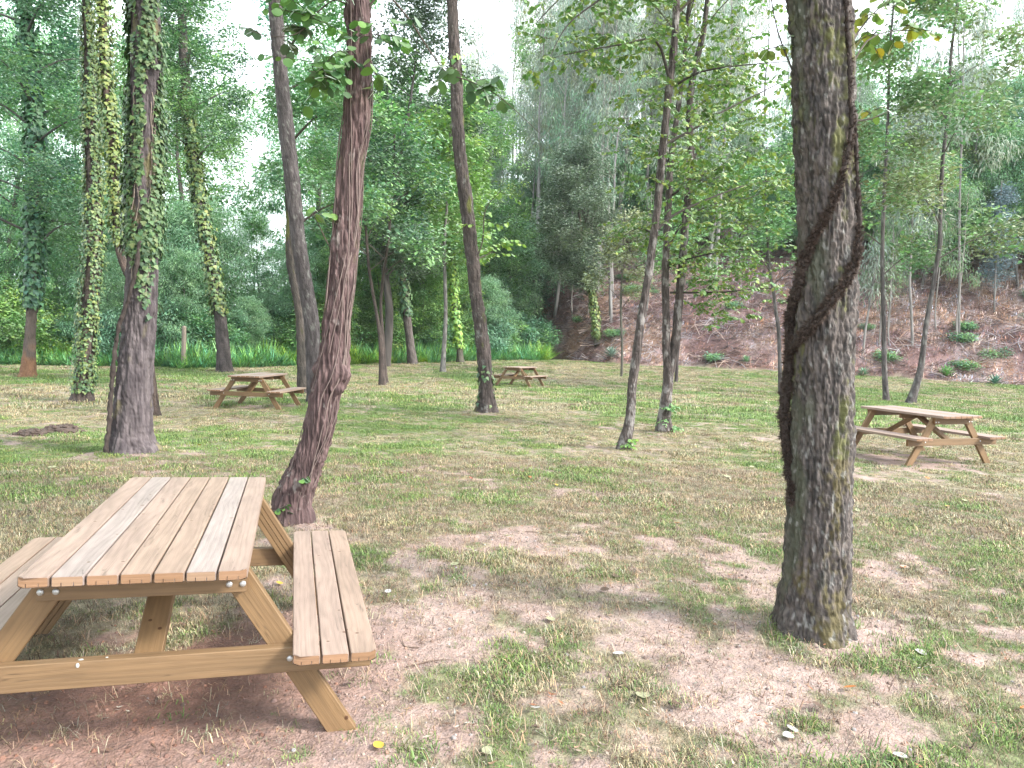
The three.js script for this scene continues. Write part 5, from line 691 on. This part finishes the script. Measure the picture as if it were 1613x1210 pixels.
  for (const [k, rx, ry, label] of [['mole1', 0.22, 0.085, 'left of two dark heaps of crumbly soil on the lawn'], ['mole2', 0.26, 0.12, 'right of two dark heaps of crumbly soil on the lawn']]) { const p = DATA.P[k]; solo('molehill', clods(rx, ry, k === 'mole1' ? 7 : 9), stone, label, 'molehill', [p[0], LAWNY(p[0], p[2]) + 0.01, p[2]], 'dark molehills near the thick ivy trunk'); }
}

// ---------------------------------------------------------------- grass, straw and crumbs
{
  const tuft = (seed, n, R, h, w, lie) => { const r = rng(seed), g = new Geo(); for (let i = 0; i < n; i++) { const a = r() * 6.28, q = Math.sqrt(r()) * R, x = Math.cos(a) * q, z = Math.sin(a) * q, b = r() * 6.28, L = h * (0.45 + r() * 0.8), out = lie * (0.4 + r() * 0.9), dx = Math.cos(b), dz = Math.sin(b), k = 0.75 + r() * 0.5, dry = r() < 0.28, c = dry ? [k * 1.45, k * 1.22, k * 1.25] : [k, k, k], px = -dz * w, pz = dx * w;
      const y1 = L * 0.6 * Math.cos(out * 0.7), o1 = L * 0.6 * Math.sin(out * 0.7), y2 = y1 + L * 0.4 * Math.cos(out * 1.5), o2 = o1 + L * 0.4 * Math.sin(out * 1.5);
      const A = g.v(x - px, -0.006, z - pz, dx, 0.6, dz, ...c), B = g.v(x + px, -0.006, z + pz, dx, 0.6, dz, ...c), C = g.v(x + dx * o1 - px * 0.8, y1, z + dz * o1 - pz * 0.8, dx * 0.5, 1, dz * 0.5, ...c), D = g.v(x + dx * o1 + px * 0.8, y1, z + dz * o1 + pz * 0.8, dx * 0.5, 1, dz * 0.5, ...c), E = g.v(x + dx * o2, y2, z + dz * o2, dx * 0.3, 1, dz * 0.3, ...c); g.t(A, B, C); g.t(B, D, C); g.t(C, D, E); } return g.build(true); };
  const near = [0, 1, 2].map(i => tuft(700 + i, 26, 0.05, 0.032, 0.0014, 1.25)), mid = [0, 1].map(i => tuft(710 + i, 38, 0.1, 0.034, 0.0025, 1.25)), far = [0, 1].map(i => tuft(720 + i, 46, 0.22, 0.055, 0.005, 1.0)), straw = [0, 1].map(i => tuft(730 + i, 12, 0.06, 0.075, 0.0013, 2.1));
  const r = rng(750), green = [[0.14, 0.225, 0.06], [0.18, 0.265, 0.08], [0.10, 0.17, 0.05]], dryish = [[0.33, 0.31, 0.185], [0.265, 0.25, 0.145], [0.37, 0.34, 0.225], [0.17, 0.14, 0.085]];
  const sow = (name, geos, d0, d1, per, size, rule, mat, label) => { const S = geos.map(() => new Scatter()), A = 54 * Math.PI / 180, area = A * (d1 * d1 - d0 * d0); for (let i = 0; i < area * per; i++) { const a = (r() * 2 - 1) * A, d = Math.sqrt(mix(d0 * d0, d1 * d1, r())), x = Math.sin(a) * d, z = -Math.cos(a) * d; if (z < lawnEdge(x) - 0.3 || hillMask(x, z) > 0.4) continue; const q = rule(x, z); if (!q) continue; S[Math.floor(r() * geos.length)].put(x, LAWNY(x, z), z, turn((r() - 0.5) * 0.25, r() * 6.28, (r() - 0.5) * 0.25), size * q[0] * (0.65 + r() * 0.7), q[1]); }
    S.forEach((s, i) => { const m = s.mesh(numbered(name), geos[i], mat); m.userData = { kind: 'stuff', label, category: name }; scene.add(m); }); };
  const rule = (x, z) => { const [b, g] = cover(x, z), tall = fbm2(x * 3.1, z * 3.1, 2, 200); if (r() > Math.pow(1 - b, 1.3) * 0.97 + 0.03) return null; const c = r() < 0.12 + g * 0.85 ? tint(green, r, 0.25) : tint(dryish, r, 0.25); return [(0.5 + 0.75 * ss(0.4, 0.75, tall)) * mix(1, 1.15, g), c]; };
  sow('grass', near, 1.6, 7, 900, 1, rule, BLADE, 'short trodden lawn grass in the foreground');
  sow('grass', mid, 7, 17, 260, 1, rule, BLADE, 'short mown grass in the middle of the lawn');
  sow('grass', far, 17, 52, 46, 1, rule, BLADE, 'short mown grass at the far end of the lawn');
  sow('straw', straw, 1.6, 10, 480, 1, (x, z) => { const [b] = cover(x, z); if (r() < b * 0.7) return null; return [0.9, tint([[0.25, 0.20, 0.13], [0.17, 0.125, 0.09], [0.32, 0.28, 0.20], [0.10, 0.07, 0.055]], r, 0.25)]; }, DRY, 'dry grass clippings lying on the lawn');
  const bits = [0, 1].map(i => { const q = rng(770 + i), g = new Geo(), M = new THREE.Matrix4(); for (let k = 0; k < 5; k++) { const w = 0.7 + q() * 0.6; M.compose(V((q() - 0.5) * 0.16, 0.004 + q() * 0.012, (q() - 0.5) * 0.16), turn((q() - 0.5) * 0.7, q() * 6.28, (q() - 0.5) * 0.7), V(1, 1, 1)); leafInto(g, k % 2 ? LANCE : DIAMOND, 0.015 + q() * 0.03, 0.006 + q() * 0.014, 0.3, M, [w, w, w], -0.2); } return g.build(true); });
  sow('leaf_litter', bits, 1.6, 16, 34, 1, (x, z) => r() < 0.25 + 0.75 * ss(0.45, 0.6, fbm2(x * 0.8, z * 0.8, 3, 260)) ? [0.8, tint([[0.16, 0.10, 0.07], [0.08, 0.05, 0.04], [0.27, 0.19, 0.14], [0.21, 0.10, 0.06], [0.34, 0.29, 0.23]], r, 0.3)] : null, DRY, 'small brown scraps of leaf scattered on the lawn');
  const crumb = new THREE.IcosahedronGeometry(1, 0); { const c = []; for (let i = 0; i < crumb.attributes.position.count; i++) c.push(1, 1, 1); crumb.setAttribute('color', new THREE.Float32BufferAttribute(c, 3)); }
  sow('soil_crumbs', [crumb], 1.6, 8, 420, 1, (x, z) => { const [b, , red] = cover(x, z); if (r() > 0.25 + b) return null; return [0.003 + 0.008 * r() ** 4, tint(red > 0.4 ? [[0.17, 0.09, 0.068], [0.21, 0.125, 0.1]] : [[0.26, 0.19, 0.16], [0.19, 0.135, 0.115], [0.34, 0.28, 0.255]], r, 0.3)]; }, DRY, 'small crumbs of earth on the bare patches');
}
{ // fallen leaves and sticks that can be picked out one by one
  const r = rng(800), outline = [[0, 0.02], [0.12, 0.34], [0.42, 0.5], [0.78, 0.36], [1, 0.03]], kinds = { y: ['yellow', [0.48, 0.31, 0.05]], o: ['orange', [0.46, 0.16, 0.04]], p: ['pale tan', [0.36, 0.27, 0.215]], pg: ['pale green-white', [0.30, 0.30, 0.18]], w: ['whitish', [0.38, 0.365, 0.35]], r: ['red-brown', [0.28, 0.07, 0.045]], br: ['dark brown', [0.09, 0.055, 0.037]] };
  const special = { 0: 'yellow leaf on the earth between near table top and bench', 2: 'orange leaf in the middle of the lawn', 4: 'orange leaf on the lawn straight before the forked alder', 5: 'pale leaf by the bare patch right of the near bench', 6: 'large pale green leaf on the earth in the foreground', 7: 'yellow leaf on the lawn in front of the right-hand picnic table', 9: 'pale curled leaf right of the mossy trunk foot', 11: 'orange leaf at the right edge of the foreground', 12: 'white leaf scrap in the lower right foreground', 13: 'yellow leaf leaning at the foot of the mossy trunk', 27: 'red-brown leaf far out on the lawn left of centre' };
  const geos = {};
  DATA.L.forEach(([x, z, k], i) => {
    const [word, c] = kinds[k], near = Math.hypot(x, z) < 9;
    if (!geos[k]) { const g = new Geo(); leafInto(g, outline, 1, 0.8, 0.22, new THREE.Matrix4(), [1, 1, 1], -0.18); geos[k] = [g.build(true), new THREE.MeshPhysicalMaterial({ color: new THREE.Color().setRGB(...c), roughness: 0.75, side: THREE.DoubleSide })]; }
    const m = solo('fallen_leaf', geos[k][0], geos[k][1], special[i] ?? `fallen ${word} leaf lying on the ${near ? 'trodden foreground' : 'lawn further off'}`, 'leaf', [x, LAWNY(x, z) + (near ? 0.016 : 0.03), z], special[i] ? undefined : `fallen ${word} leaves ${near ? 'in front' : 'further off'}`);
    m.scale.setScalar((i === 6 ? 0.085 : 0.05 + r() * 0.018) * (near ? 1 : 1.3)); m.rotation.set((r() - 0.5) * 0.5, r() * 6.28, (r() - 0.5) * 0.5, 'YXZ');
  });
  for (const [x, z, yaw, L, label] of [[-0.48, -3.55, 2.3, 0.16, 'thin curved stick on the earth right of the near bench'], [-0.35, -3.35, 0.4, 0.22, 'longer dry stick lying on the bare earth beside the near bench'], [0.35, -5.9, 0.1, 0.4, 'long twig across the bare patch in mid foreground'], [-0.5, -5.2, 0.2, 0.3, 'twig on the earth behind the near bench end'], [1.95, -3.5, 0.3, 0.14, 'short stick in front of the mossy trunk']]) {
    const p = []; for (let k = 0; k <= 4; k++) p.push([(k / 4 - 0.5) * L, 0.004 + 0.006 * Math.sin(k * 1.3 + x * 9), 0.02 * Math.sin(k * 1.1 + z), 0.004 - k * 0.0005]);
    const o = solo('stick', sweep(p, { seg: 6, step: 0.02, color: () => [0.16, 0.11, 0.085] }).build(true), TWIG, label, 'stick', [x, LAWNY(x, z) + 0.006, z]); o.rotation.y = yaw;
  }
}
renderer.render(scene, camera);
